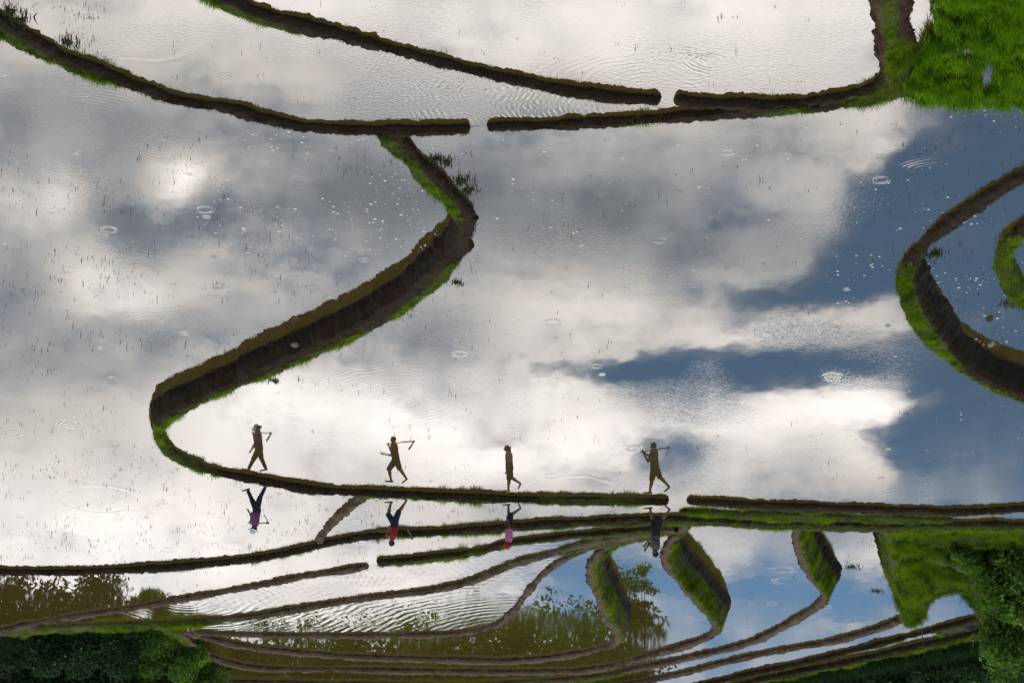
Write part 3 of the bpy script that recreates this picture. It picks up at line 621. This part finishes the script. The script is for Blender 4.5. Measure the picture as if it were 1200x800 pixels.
# ------------------------------------------------------------------ trees
def tube(bm, pts, rad, n=7):
    prev = None
    for i, (p, r) in enumerate(zip(pts, rad)):
        p = Vector(p); t_ = (Vector(pts[min(i + 1, len(pts) - 1)]) - Vector(pts[max(i - 1, 0)])).normalized()
        a = t_.orthogonal().normalized(); b = t_.cross(a)
        if abs(t_.z) > .3: a = Vector((1, 0, 0)) - t_ * t_.x; a.normalize(); b = t_.cross(a)
        ring = [bm.verts.new(p + (a * math.cos(q * 2 * math.pi / n) + b * math.sin(q * 2 * math.pi / n)) * r) for q in range(n)]
        if prev:
            for q in range(n): bm.faces.new((prev[q], prev[(q + 1) % n], ring[(q + 1) % n], ring[q]))
        else: bm.faces.new(ring[::-1])
        prev = ring
    bm.faces.new(prev)
def tree(name, base, H, rx, rz, label, group, mat, nleaf=5000, ncl=26, leaf=.16, z0=.35, seed=0, sparse=1.0, cat='tree', spread=.32, tr=1.0):
    rs = np.random.default_rng(seed); rd = random.Random(seed)
    root = empty(name, base); tag(root, label, cat, group)
    cz = H * z0 + (H - H * z0) / 2; hz = (H - H * z0) / 2
    cl = []
    while len(cl) < ncl:
        p = rs.uniform(-1, 1, 3)
        d = np.linalg.norm(p)
        if d < 1 and d > .25: cl.append(p * [rx * rs.uniform(.85, 1.1), rx * rs.uniform(.85, 1.1), hz] + [0, 0, cz])
    cl = np.array(cl); cl[0] = (0, 0, H * .97)
    bm = bmesh.new(); rt = (.018 * H + .03) * tr
    top = Vector((rd.uniform(-.2, .2), rd.uniform(-.2, .2), H * .8)); pts = [Vector((0, 0, -.3)), Vector((.04 * H * rd.uniform(-1, 1), 0, H * .25)), Vector((.05 * H * rd.uniform(-1, 1), .03 * H, H * .5)), top]
    tube(bm, pts, [rt * 1.3, rt, rt * .65, rt * .2])
    trunk_o = obj_bm('trunk', bm, BARK, root, True)
    for c in cl[::2]:
        bm = bmesh.new()
        s = pts[1].lerp(pts[2], rd.random()) if c[2] > H * .4 else pts[1]
        e = Vector(c); md = s.lerp(e, .5) + Vector((rd.uniform(-.1, .1) * rx, rd.uniform(-.1, .1) * rx, .08 * H * (rd.random() - .2)))
        tube(bm, [s, md, e], [rt * .4, rt * .26, rt * .08], 5); obj_bm('limb', bm, BARK, trunk_o, True)
    k = rs.integers(0, ncl, nleaf)
    sg = spread * min(rx, hz * 1.4) * rs.uniform(.5, 1.2, ncl)[k]
    off = rs.normal(0, 1, (nleaf, 3)); off /= np.linalg.norm(off, axis=1)[:, None] + 1e-6
    off *= (rs.random(nleaf) ** .45)[:, None]
    c = cl[k] + off * (sg * 1.7)[:, None] * [1, 1, .75]
    a = rs.normal(0, 1, (nleaf, 3)); a /= np.linalg.norm(a, axis=1)[:, None]; b = np.cross(a, rs.normal(0, 1, (nleaf, 3))); b /= np.linalg.norm(b, axis=1)[:, None] + 1e-6
    s = leaf * rs.uniform(.55, 1.3, nleaf)[:, None]
    v = np.stack([c - a * s, c + b * s * .42, c + a * s, c - b * s * .42], 1).reshape(-1, 3)
    f = np.arange(4 * nleaf).reshape(-1, 4)
    rnd = np.clip(rs.random(ncl)[k] * .6 + rs.random(nleaf) * .4, 0, 1)
    mesh_np('crown', v, f, mat, root, {'rnd': np.repeat(rnd, 4)})
    return root
def mirror_top(x, y, lev, Y):
    d = ray(x, y); t_ = Y / d.y; q = CAMP + d * t_; return q.x, 2 * lev - q.z

# thicket on the lower left, whose crowns lean over the terraces' end
tl = [(-70, 780, 674, 2.2), (15, 772, 682, 1.9), (62, 768, 688, 1.8), (112, 770, 681, 1.7), (172, 772, 692, 1.1), (203, 772, 722, 1.0)]
names = ['dark leafy tree just outside the lower left corner', 'dark leafy tree in the lower left corner', 'second dark tree from the lower left corner', 'middle dark tree of the lower left thicket', 'lighter bushy tree near the right end of the lower left thicket', 'rightmost small bush of the lower left thicket']
for i, ((x, y, h_, r_), lb) in enumerate(zip(tl, names)):
    c = P(x, y, -2.6); X, zt = mirror_top(x, h_, Z1, c.y); tree('leafy_tree', (c.x, c.y, -2.9), zt + 2.9, r_, 0, lb, 'trees of the lower left thicket', LEAF_D if i < 4 else LEAF_M, 14000, 52, .13, .08, 20 + i, spread=.36)
for i, (x, y) in enumerate([(10, 752), (50, 755), (95, 753), (140, 755), (180, 756), (212, 760), (230, 790), (-40, 758)]):
    c = P(x, y, -1.6); tree('shrub', (c.x, c.y, -2.4), 1.9, 1.0, 0, ['shrub at the foot of the corner tree', 'second shrub along the lower left bund', 'third shrub along the lower left bund', 'fourth shrub along the lower left bund', 'fifth shrub along the lower left bund', 'bright shrub beside the meeting tan bunds', 'low shrub at the bottom below the meeting tan bunds', 'shrub outside the left edge'][i], 'shrubs of the lower left thicket', LEAF_M if i in (4, 5, 6) else LEAF_D, 2600, 18, .09, .02, 40 + i, cat='shrub')
# trees across the valley, seen only in the ponds
far = [(610, 722, Z4, 133, 2.2), (650, 712, Z4, 134, 2.6), (690, 716, Z4, 132, 2.3), (720, 726, Z4, 135, 2.0), (560, 718, Z3, 134, 2.4), (520, 722, Z3, 132, 2.2), (470, 728, Z3, 135, 2.3), (420, 726, Z3, 133, 2.2), (370, 732, Z3, 134, 2.3), (310, 734, Z3, 132, 2.2), (260, 730, Z3, 134, 2.2)]
ORD = 'first second third fourth fifth sixth seventh eighth ninth tenth eleventh twelfth thirteenth fourteenth fifteenth sixteenth seventeenth eighteenth nineteenth twentieth'.split()
far_rank = {i: n for n, i in enumerate(sorted(range(len(far)), key=lambda q: far[q][0]))}
for i, (x, y, lv, Y, r_) in enumerate(far):
    X, zt = mirror_top(x, y, lv, Y)
    tree('valley_tree', (X, Y, -5.7), zt + 5.7, r_ * 1.45, 0, ORD[far_rank[i]] + ' from the left of the valley trees mirrored in the far ponds', 'mirrored valley trees', LEAF_M, 15000, 64, .15, .04, 60 + i, spread=.3)
X, zt = mirror_top(752, 660, Z5, 133)
tree('slender_tree', (X, 133, -5.7), zt + 5.7, 1.15, 0, 'slender open crowned tree mirrored in the pond by the smallest bank', None, LEAF_M, 2600, 26, .1, .6, 90, spread=.26, tr=.45)
# right: tree on the slope and the dark thicket under the outermost bund
tr = [(1204, 692, 3.2, 1.5, LEAF_M), (1215, 640, 2.6, 1.7, LEAF_M), (1178, 660, 1.8, 1.1, LEAF_M), (1160, 648, 1.1, .8, LEAF_M), (1216, 742, 3.2, 1.5, LEAF_M), (1235, 700, 4.0, 2.0, LEAF_D), (1132, 640, .8, .7, LEAF_M)]
ln = ['green tree at the right edge above the arched pond', 'tall dark tree at the right edge behind the long bund', 'bush on the slope left of the edge trees', 'small bush on the upper slope', 'yellow green tree in the lower right corner', 'dark tree just outside the right edge', 'lowest bush on the upper slope']
for i, ((x, y, h_, r_, mt), lb) in enumerate(zip(tr, ln)):
    z = on_hill(x, y); c = P(x, y, z); tree('slope_tree' if h_ > 2.5 else 'slope_bush', (c.x, c.y, z - .1), h_, r_, 0, lb, 'trees on the green slope', mt, 9000 if h_ > 2.5 else 3000, 30 if h_ > 2.5 else 16, .13 if h_ > 2.5 else .08, .15, 110 + i, cat='tree' if h_ > 2.5 else 'bush')
for i in range(19):
    x = 850 + i * 21; y = np.interp(x, [680, 840, 1000, 1180, 1260], [868, 826, 795, 762, 740]) + (i % 3) * 8
    c = P(x, y, -5.6); tree('thicket_shrub', (c.x, c.y, -5.7), 1.3 + .5 * (i % 4) / 3, 1.3, 0, ORD[i] + ' dark shrub from the left under the outermost bund', 'shrubs under the outermost bund', LEAF_D, 2400, 18, .1, .02, 140 + i, cat='shrub')

gx_ = RNG.uniform(640, 1300, 60000); gy_ = np.interp(gx_, [640, 840, 1000, 1180, 1300], [850, 815, 785, 752, 730]) + RNG.uniform(-6, 60, 60000)
gb = np.array([P(a, b, -5.6)[:] for a, b in zip(gx_, gy_)])
tag(blades('undergrowth', gb, .5, .035, .9, LEAF_D, None, 2), 'dark undergrowth between the shrubs at the bottom right', 'undergrowth', kind='stuff')

ux_ = RNG.uniform(-250, 760, 50000); uy_ = 812 + RNG.uniform(-4, 70, 50000) + np.where(ux_ < 230, -30, 0)
ub = np.array([P(a, b, -5.6)[:] for a, b in zip(ux_, uy_)])
tag(blades('undergrowth', ub, .8, .05, .9, LEAF_D, None, 2), 'dark undergrowth at the foot of the lower left thicket', 'undergrowth', kind='stuff')

# bamboo stakes
BAMBOO = plain('bamboo', (.09, .08, .04), .7)
for x, y0, y1, z, lb in ((1143, 658, 735, on_hill(1143, 658), 'left of the two thin stakes on the slope'), (1159, 652, 733, on_hill(1159, 652), 'right of the two thin stakes on the slope'), (1081, 738, 718, -4.2, 'single thin stake in the arched pond')):
    c = P(x, y0, z); h_ = abs(y1 - y0) / 33
    bm = bmesh.new(); tube(bm, [(0, 0, -.2), (.01, 0, h_ * .5), (.0, .02, h_)], [.02, .017, .012], 7)
    o = obj_bm('bamboo_stake', bm, BAMBOO); o.location = c; tag(o, lb, 'stake', 'bamboo stakes')

# ------------------------------------------------------------------ people
def capsule(bm, p0, p1, r0, r1, n=14, flat=1.0, axis=None):
    """tapered capsule; flat squeezes it along world y"""
    p0, p1 = Vector(p0), Vector(p1); d = p1 - p0; L = max(d.length, 1e-4); t_ = d / L
    a = t_.orthogonal().normalized(); b = t_.cross(a)
    rings = []
    for k_ in range(1, 5): th = k_ * math.pi / 10; rings.append((-r0 * math.cos(th), r0 * math.sin(th)))
    rings += [(0, r0), (L, r1)]
    for k_ in range(4, 0, -1): th = k_ * math.pi / 10; rings.append((L + r1 * math.cos(th), r1 * math.sin(th)))
    def vert(z, r, an):
        q = (a * math.cos(an) + b * math.sin(an)) * r
        if flat != 1: q.y *= flat
        return bm.verts.new(p0 + t_ * z + q)
    prev = None
    for z, r in rings:
        ring = [vert(z, r, 2 * math.pi * i / n) for i in range(n)]
        if prev:
            for i in range(n): bm.faces.new((prev[i], prev[(i + 1) % n], ring[(i + 1) % n], ring[i]))
        else: bm.faces.new(ring[::-1])
        prev = ring
    bm.faces.new(prev)
def fuse(name, bm, mat, parent, vox=.012, sm=6):
    """one continuous skin over the overlapping limbs"""
    me = bpy.data.meshes.new(name); bm.normal_update(); bmesh.ops.recalc_face_normals(bm, faces=bm.faces); bm.to_mesh(me); bm.free()
    o = bpy.data.objects.new(name, me); C.objects.link(o)
    md = o.modifiers.new('r', 'REMESH'); md.mode = 'VOXEL'; md.voxel_size = vox; md.use_smooth_shade = True
    s = o.modifiers.new('s', 'SMOOTH'); s.factor = .5; s.iterations = sm
    dg = bpy.context.evaluated_depsgraph_get(); me2 = bpy.data.meshes.new_from_object(o.evaluated_get(dg)); me2.name = name
    o.modifiers.clear(); o.data = me2; bpy.data.meshes.remove(me); me2.materials.clear(); me2.materials.append(mat)
    o.parent = parent; return o
def step(p, L, ang, lat=0.0):
    a = R(ang); return Vector(p) + Vector((math.sin(a) * math.cos(R(lat)), math.sin(R(lat)), -math.cos(a) * math.cos(R(lat)))) * L

def person(x, y, zg, H, label, lean, legs, arms, cloth, hat=None, headp=0, fem=False, wide=1.0):
    root = empty('person', P(x, y, zg)); tag(root, label, 'person', 'people walking along the bund')
    k = H
    hips, feet = [], []
    hip = Vector((0, 0, 0)); sh_c = hip + Vector((math.sin(R(lean)), 0, math.cos(R(lean)))) * .30 * k
    J = {}
    for s, (th, sk, ft) in zip((1, -1), legs):
        h0 = hip + Vector((0, s * .052 * k, 0)); kn = step(h0, .245 * k, th, s * 1.5); an = step(kn, .235 * k, sk); toe = an + Vector((math.cos(R(ft)) * .115 * k, s * .012, math.sin(R(ft)) * .115 * k))
        heel = an + Vector((-.028 * k * math.cos(R(ft)), 0, -.03 * k)); toe.z -= .022 * k
        J[s] = (h0, kn, an, toe, heel)
    low = min(min(j[3].z - .014 * k, j[4].z - .018 * k) for j in J.values())
    up = Vector((0, 0, -low))
    def U(v): return Vector(v) + up
    neck = sh_c + Vector((math.sin(R(lean)) * .035 * k, 0, .035 * k)); hc = neck + Vector((math.sin(R(lean + headp)) * .075 * k, 0, math.cos(R(lean + headp)) * .075 * k))
    body = bmesh.new()
    # trunk
    def trunk(bm, g=0.0, z0=0, z1=1):
        for q, rw, rd in ((.0, .098, .066), (.25, .09, .062), (.5, .086, .06), (.75, .098, .064), (.93, .096, .058)):
            if q < z0 or q > z1: continue
            c = hip.lerp(sh_c, q)
            capsule(bm, U(c + Vector((0, -(rw * k - rd * k), 0))), U(c + Vector((0, (rw * k - rd * k), 0))), (rd + .004) * k + g, (rd + .004) * k + g)
        qs = [q for q in (.0, .25, .5, .75, .93) if z0 <= q <= z1]
        for a, b in zip(qs, qs[1:]): 
            for yy in (-.03, 0, .03): capsule(bm, U(hip.lerp(sh_c, a) + Vector((0, yy * k, 0))), U(hip.lerp(sh_c, b) + Vector((0, yy * k, 0))), .062 * k + g, .062 * k + g)
    trunk(body)
    capsule(body, U(sh_c + Vector((0, -.085 * k, -.01 * k))), U(sh_c + Vector((0, .085 * k, -.01 * k))), .038 * k, .038 * k)
    capsule(body, U(sh_c), U(neck + Vector((.004, 0, .02 * k))), .036 * k, .031 * k)
    # head: skull, jaw, nose, ears
    fx = Vector((math.cos(R(lean + headp)), 0, -math.sin(R(lean + headp)))); uz = Vector((math.sin(R(lean + headp)), 0, math.cos(R(lean + headp))))
    capsule(body, U(hc - fx * .012 * k), U(hc + uz * .018 * k - fx * .006 * k), .051 * k, .053 * k, 16, .86)
    capsule(body, U(hc + fx * .018 * k - uz * .028 * k), U(hc + fx * .028 * k - uz * .04 * k), .034 * k, .022 * k, 12, .9)
    capsule(body, U(hc + fx * .05 * k + uz * .004 * k), U(hc + fx * .062 * k - uz * .012 * k), .006 * k, .010 * k, 8)
    for s in (1, -1): capsule(body, U(hc + Vector((0, s * .047 * k, .0))), U(hc + Vector((-.004, s * .05 * k, -.014 * k))), .012 * k, .009 * k, 8)
    for s in (1, -1):
        h0, kn, an, toe, heel = J[s]
        capsule(body, U(h0), U(kn), .06 * k, .038 * k); capsule(body, U(kn), U(kn.lerp(an, .35) + Vector((-.008 * k, 0, 0))), .037 * k, .036 * k); capsule(body, U(kn.lerp(an, .3)), U(an), .034 * k, .022 * k)
        capsule(body, U(an), U(heel), .022 * k, .02 * k); capsule(body, U(heel + Vector((.01, 0, 0))), U(toe), .02 * k, .015 * k)
    for s, (ua, ul, fa, fl) in zip((1, -1), arms):
        s0 = sh_c + Vector((0, s * .105 * k, -.012 * k)); e = step(s0, .175 * k, ua, s * ul); w_ = step(e, .145 * k, fa, s * fl)
        capsule(body, U(s0), U(e), .031 * k, .024 * k); capsule(body, U(e), U(w_), .025 * k, .016 * k)
        d = (w_ - e).normalized(); pm = w_ + d * .045 * k; capsule(body, U(w_), U(pm), .016 * k, .02 * k, 10)
        sd_ = d.cross(Vector((0, 1, 0))).normalized(); sd_ = sd_ if sd_.length > .1 else Vector((1, 0, 0)); bn = d.cross(sd_)
        for j_, L_ in enumerate((.038, .044, .041, .031)):
            f0 = pm + bn * (j_ - 1.5) * .0115 * k; f1 = f0 + d * L_ * .55 * k + sd_ * .006 * k; f2 = f1 + d * L_ * .3 * k + sd_ * .02 * k
            capsule(body, U(f0), U(f1), .0062 * k, .0056 * k, 7); capsule(body, U(f1), U(f2), .0056 * k, .005 * k, 7)
        t0 = w_ + d * .014 * k + bn * -.014 * k; t1 = t0 + d * .026 * k - bn * .02 * k + sd_ * .008 * k; capsule(body, U(t0), U(t1), .0075 * k, .0065 * k, 7); capsule(body, U(t1), U(t1 + d * .02 * k + sd_ * .006 * k), .0065 * k, .0055 * k, 7)
        J['a%d' % s] = (s0, e, w_, pm)
    ob = fuse('body', body, SKIN, root, .0085, 3)
    # eyes and mouth
    for s in (1, -1):
        bm = bmesh.new(); capsule(bm, U(hc + fx * .046 * k + uz * .008 * k + Vector((0, s * .017 * k, 0))), U(hc + fx * .047 * k + uz * .008 * k + Vector((0, s * .023 * k, 0))), .006 * k, .005 * k, 8); e_ = obj_bm('eye', bm, HAIR, ob, True)
    bm = bmesh.new(); capsule(bm, U(hc + fx * .05 * k - uz * .036 * k + Vector((0, -.013 * k, 0))), U(hc + fx * .05 * k - uz * .036 * k + Vector((0, .013 * k, 0))), .004 * k, .004 * k, 8); obj_bm('mouth', bm, PINKISH, ob, True)
    # hair
    bm = bmesh.new(); capsule(bm, U(hc + uz * .012 * k - fx * .016 * k), U(hc + uz * .026 * k - fx * .008 * k), .055 * k, .054 * k, 16, .88)
    if fem: capsule(bm, U(hc - fx * .045 * k), U(hc - fx * .05 * k - uz * .04 * k), .026 * k, .02 * k)
    fuse('hair', bm, HAIR, root, .012, 4)
    # clothes
    kind, tm, bm_, blen, sleeves, skirt = cloth
    if kind:
        bm = bmesh.new(); trunk(bm, .02 * wide, 0.0 if kind == 'long' else .45, 1); capsule(bm, U(sh_c + Vector((0, -.09 * k, -.012 * k))), U(sh_c + Vector((0, .09 * k, -.012 * k))), .045 * k, .045 * k)
        for s in (1, -1):
            s0, e, w_, pm = J['a%d' % s]
            if sleeves > 0: capsule(bm, U(s0), U(s0.lerp(e, min(1, sleeves))), .043 * k, .034 * k + .004)
            if sleeves > 1: capsule(bm, U(e), U(e.lerp(w_, sleeves - 1)), .035 * k, .027 * k)
        fuse('shirt', bm, tm, root, .012, 5)
    bm = bmesh.new()
    trunk(bm, .021 * wide, 0, .26)
    for s in (1, -1):
        h0, kn, an, toe, heel = J[s]
        capsule(bm, U(h0), U(h0.lerp(kn, min(1, blen))), .076 * k, (.076 - .022 * min(1, blen)) * k)
        if blen > 1: capsule(bm, U(kn), U(kn.lerp(an, blen - 1)), .047 * k, .036 * k)
    if skirt:
        a0, a1 = J[1], J[-1]
        for q in (.3, .6, .9, 1.0):
            c0 = a0[0].lerp(a0[1], q); c1 = a1[0].lerp(a1[1], q)
            for qq in (0, .25, .5, .75, 1): capsule(bm, U(hip), U(c0.lerp(c1, qq)), .07 * k, .052 * k)
    fuse('skirt' if skirt else 'trousers', bm, bm_, root, .012, 5)
    if hat:
        hm, br_, hh = hat
        bm = bmesh.new(); cc = U(hc + uz * .035 * k - fx * .004 * k)
        prof = [(br_, -.012), (br_ * .98, .0), (.066 * k, .012), (.060 * k, .035), (.05 * k, hh * .8), (.03 * k, hh), (0.002, hh * 1.02)]
        if br_ < .08 * k: prof = [(.062 * k, -.02), (.063 * k, .01), (.06 * k, .03), (.05 * k, hh * .8), (.03 * k, hh), (0.002, hh * 1.02)]
        prev = None
        yv = Vector((0, 1, 0))
        for r_, z_ in prof:
            ring = [bm.verts.new(cc + (fx * math.cos(2 * math.pi * i / 20) + yv * math.sin(2 * math.pi * i / 20)) * r_ + uz * z_) for i in range(20)]
            if prev:
                for i in range(20): bm.faces.new((prev[i], prev[(i + 1) % 20], ring[(i + 1) % 20], ring[i]))
            prev = ring
        bmesh.ops.recalc_face_normals(bm, faces=bm.faces)
        if br_ < .08 * k:
            capsule(bm, cc + fx * .05 * k, cc + fx * .10 * k - uz * .012 * k, .03 * k, .026 * k)
        o = obj_bm('hat', bm, hm, root, True); s_ = o.modifiers.new('t', 'SOLIDIFY'); s_.thickness = .006
    loc = root.location
    return root, {a: tuple(loc + U(v) for v in b) for a, b in J.items()}, loc + U(sh_c), loc + U(hc), k

def hoe(p0, p1, bl, label, side=1):
    """p0 the hand end, p1 the head end; bl the way the blade hangs"""
    p0, p1 = Vector(p0), Vector(p1); root = empty('hoe', p0); tag(root, label, 'hoe', 'hoes carried on shoulders')
    bm = bmesh.new(); tube(bm, [Vector((0, 0, 0)), (p1 - p0) * .5 + Vector((0, 0, .01)), p1 - p0], [.018, .017, .019], 10); obj_bm('handle', bm, WOOD, root, True)
    d = (p1 - p0).normalized(); bl = Vector(bl).normalized(); n = Vector((0, 1, 0))
    bm = bmesh.new(); base = p1 - p0
    tube(bm, [base - d * .05, base + d * .03], [.032, .034], 10)
    pts = []
    for i in range(6):
        t_ = i / 5; w_ = .055 + .055 * min(1, t_ * 1.6); c = base + bl * (.27 * t_ + .01) - d * .05 * t_ * t_
        for s in (-1, 1):
            for th in (-.008, .008): pts.append(bm.verts.new(c + n * s * w_ + d * th * (1.2 - t_)))
    for i in range(5):
        a = pts[i * 4:i * 4 + 4]; b = pts[i * 4 + 4:i * 4 + 8]
        for q, r_ in ((0, 1), (1, 3), (3, 2), (2, 0)): bm.faces.new((a[q], a[r_], b[r_], b[q]))
    bm.faces.new((pts[0], pts[1], pts[3], pts[2])); bm.faces.new((pts[20], pts[21], pts[23], pts[22]))
    bmesh.ops.recalc_face_normals(bm, faces=bm.faces); obj_bm('blade', bm, IRON, root, False)

PINKISH = plain('lips', (.22, .09, .08), .5, .1)
M_PURPLE = plain('purple_cloth', (.13, .045, .14), .9, .25); M_NAVY = plain('navy_cloth', (.012, .016, .03), .9, .3); M_RED = plain('red_cloth', (.20, .014, .017), .9, .2)
M_BLACK = plain('black_cloth', (.012, .012, .015), .9, .3); M_PINK = plain('pink_cloth', (.30, .10, .18), .9, .15); M_GREY = plain('grey_cloth', (.06, .052, .052), .9, .3); M_PALE = plain('pale_hat', (.42, .47, .52), .8, .1)
ZG = .2
# (upper arm angle, outward, forearm angle, outward); legs (thigh, shin, foot) first = the side nearer the far bank
r1, j, sh, hd, k = person(302, 568, ZG, 1.50, 'person in purple top and pale brimmed hat, leftmost of the walkers', 6, [(26, 24, 14), (-14, -24, -22)], [(22, 8, 30, 0), (14, 12, 162, -22)], ('long', M_PURPLE, M_NAVY, 1.92, 1.6, False), hat=(M_PALE, .165, .11), headp=10, fem=True, wide=1.3)
h = j['a-1'][3]; hoe(h + Vector((.05, 0, .01)), h + Vector((-.56, .0, .02)), (.35, 0, -1), 'hoe over the shoulder of the purple dressed walker')
r2, j, sh, hd, k = person(463, 582, ZG, 1.54, 'person in red top and rolled navy shorts, second walker from left', 8, [(34, -12, 0), (-20, -34, -50)], [(20, 12, 95, -15), (16, 12, 158, -20)], ('short', M_RED, M_NAVY, .95, .5, False), headp=2)
h = j['a-1'][3]; hoe(h + Vector((.05, 0, .0)), h + Vector((-.80, 0, .09)), (.42, 0, -1), 'hoe over the shoulder of the walker in red')
r3, j, sh, hd, k = person(597, 589, ZG, 1.44, 'person in pink shirt, dark skirt and red hat, third walker from left', 3, [(3, 3, 0), (-8, -56, -70)], [(4, 8, 14, 0), (-6, 8, 8, 0)], ('long', M_PINK, M_BLACK, .95, 1.0, True), hat=(M_RED, .13, .10), headp=14, fem=True, wide=1.3)
r4, j, sh, hd, k = person(768, 592, ZG, 1.66, 'person in grey shirt and dark shorts, rightmost of the walkers', 2, [(13, 10, 0), (-22, -42, -52)], [(38, 14, 150, -14), (36, 14, 140, -20)], ('long', M_GREY, M_BLACK, .95, .7, False), headp=4, wide=1.4)
h = j['a-1'][3]; hoe(h + Vector((.08, 0.04, -.03)), h + Vector((-.82, .04, .12)), (.12, 0, -1), 'hoe across the shoulders of the grey shirted walker')
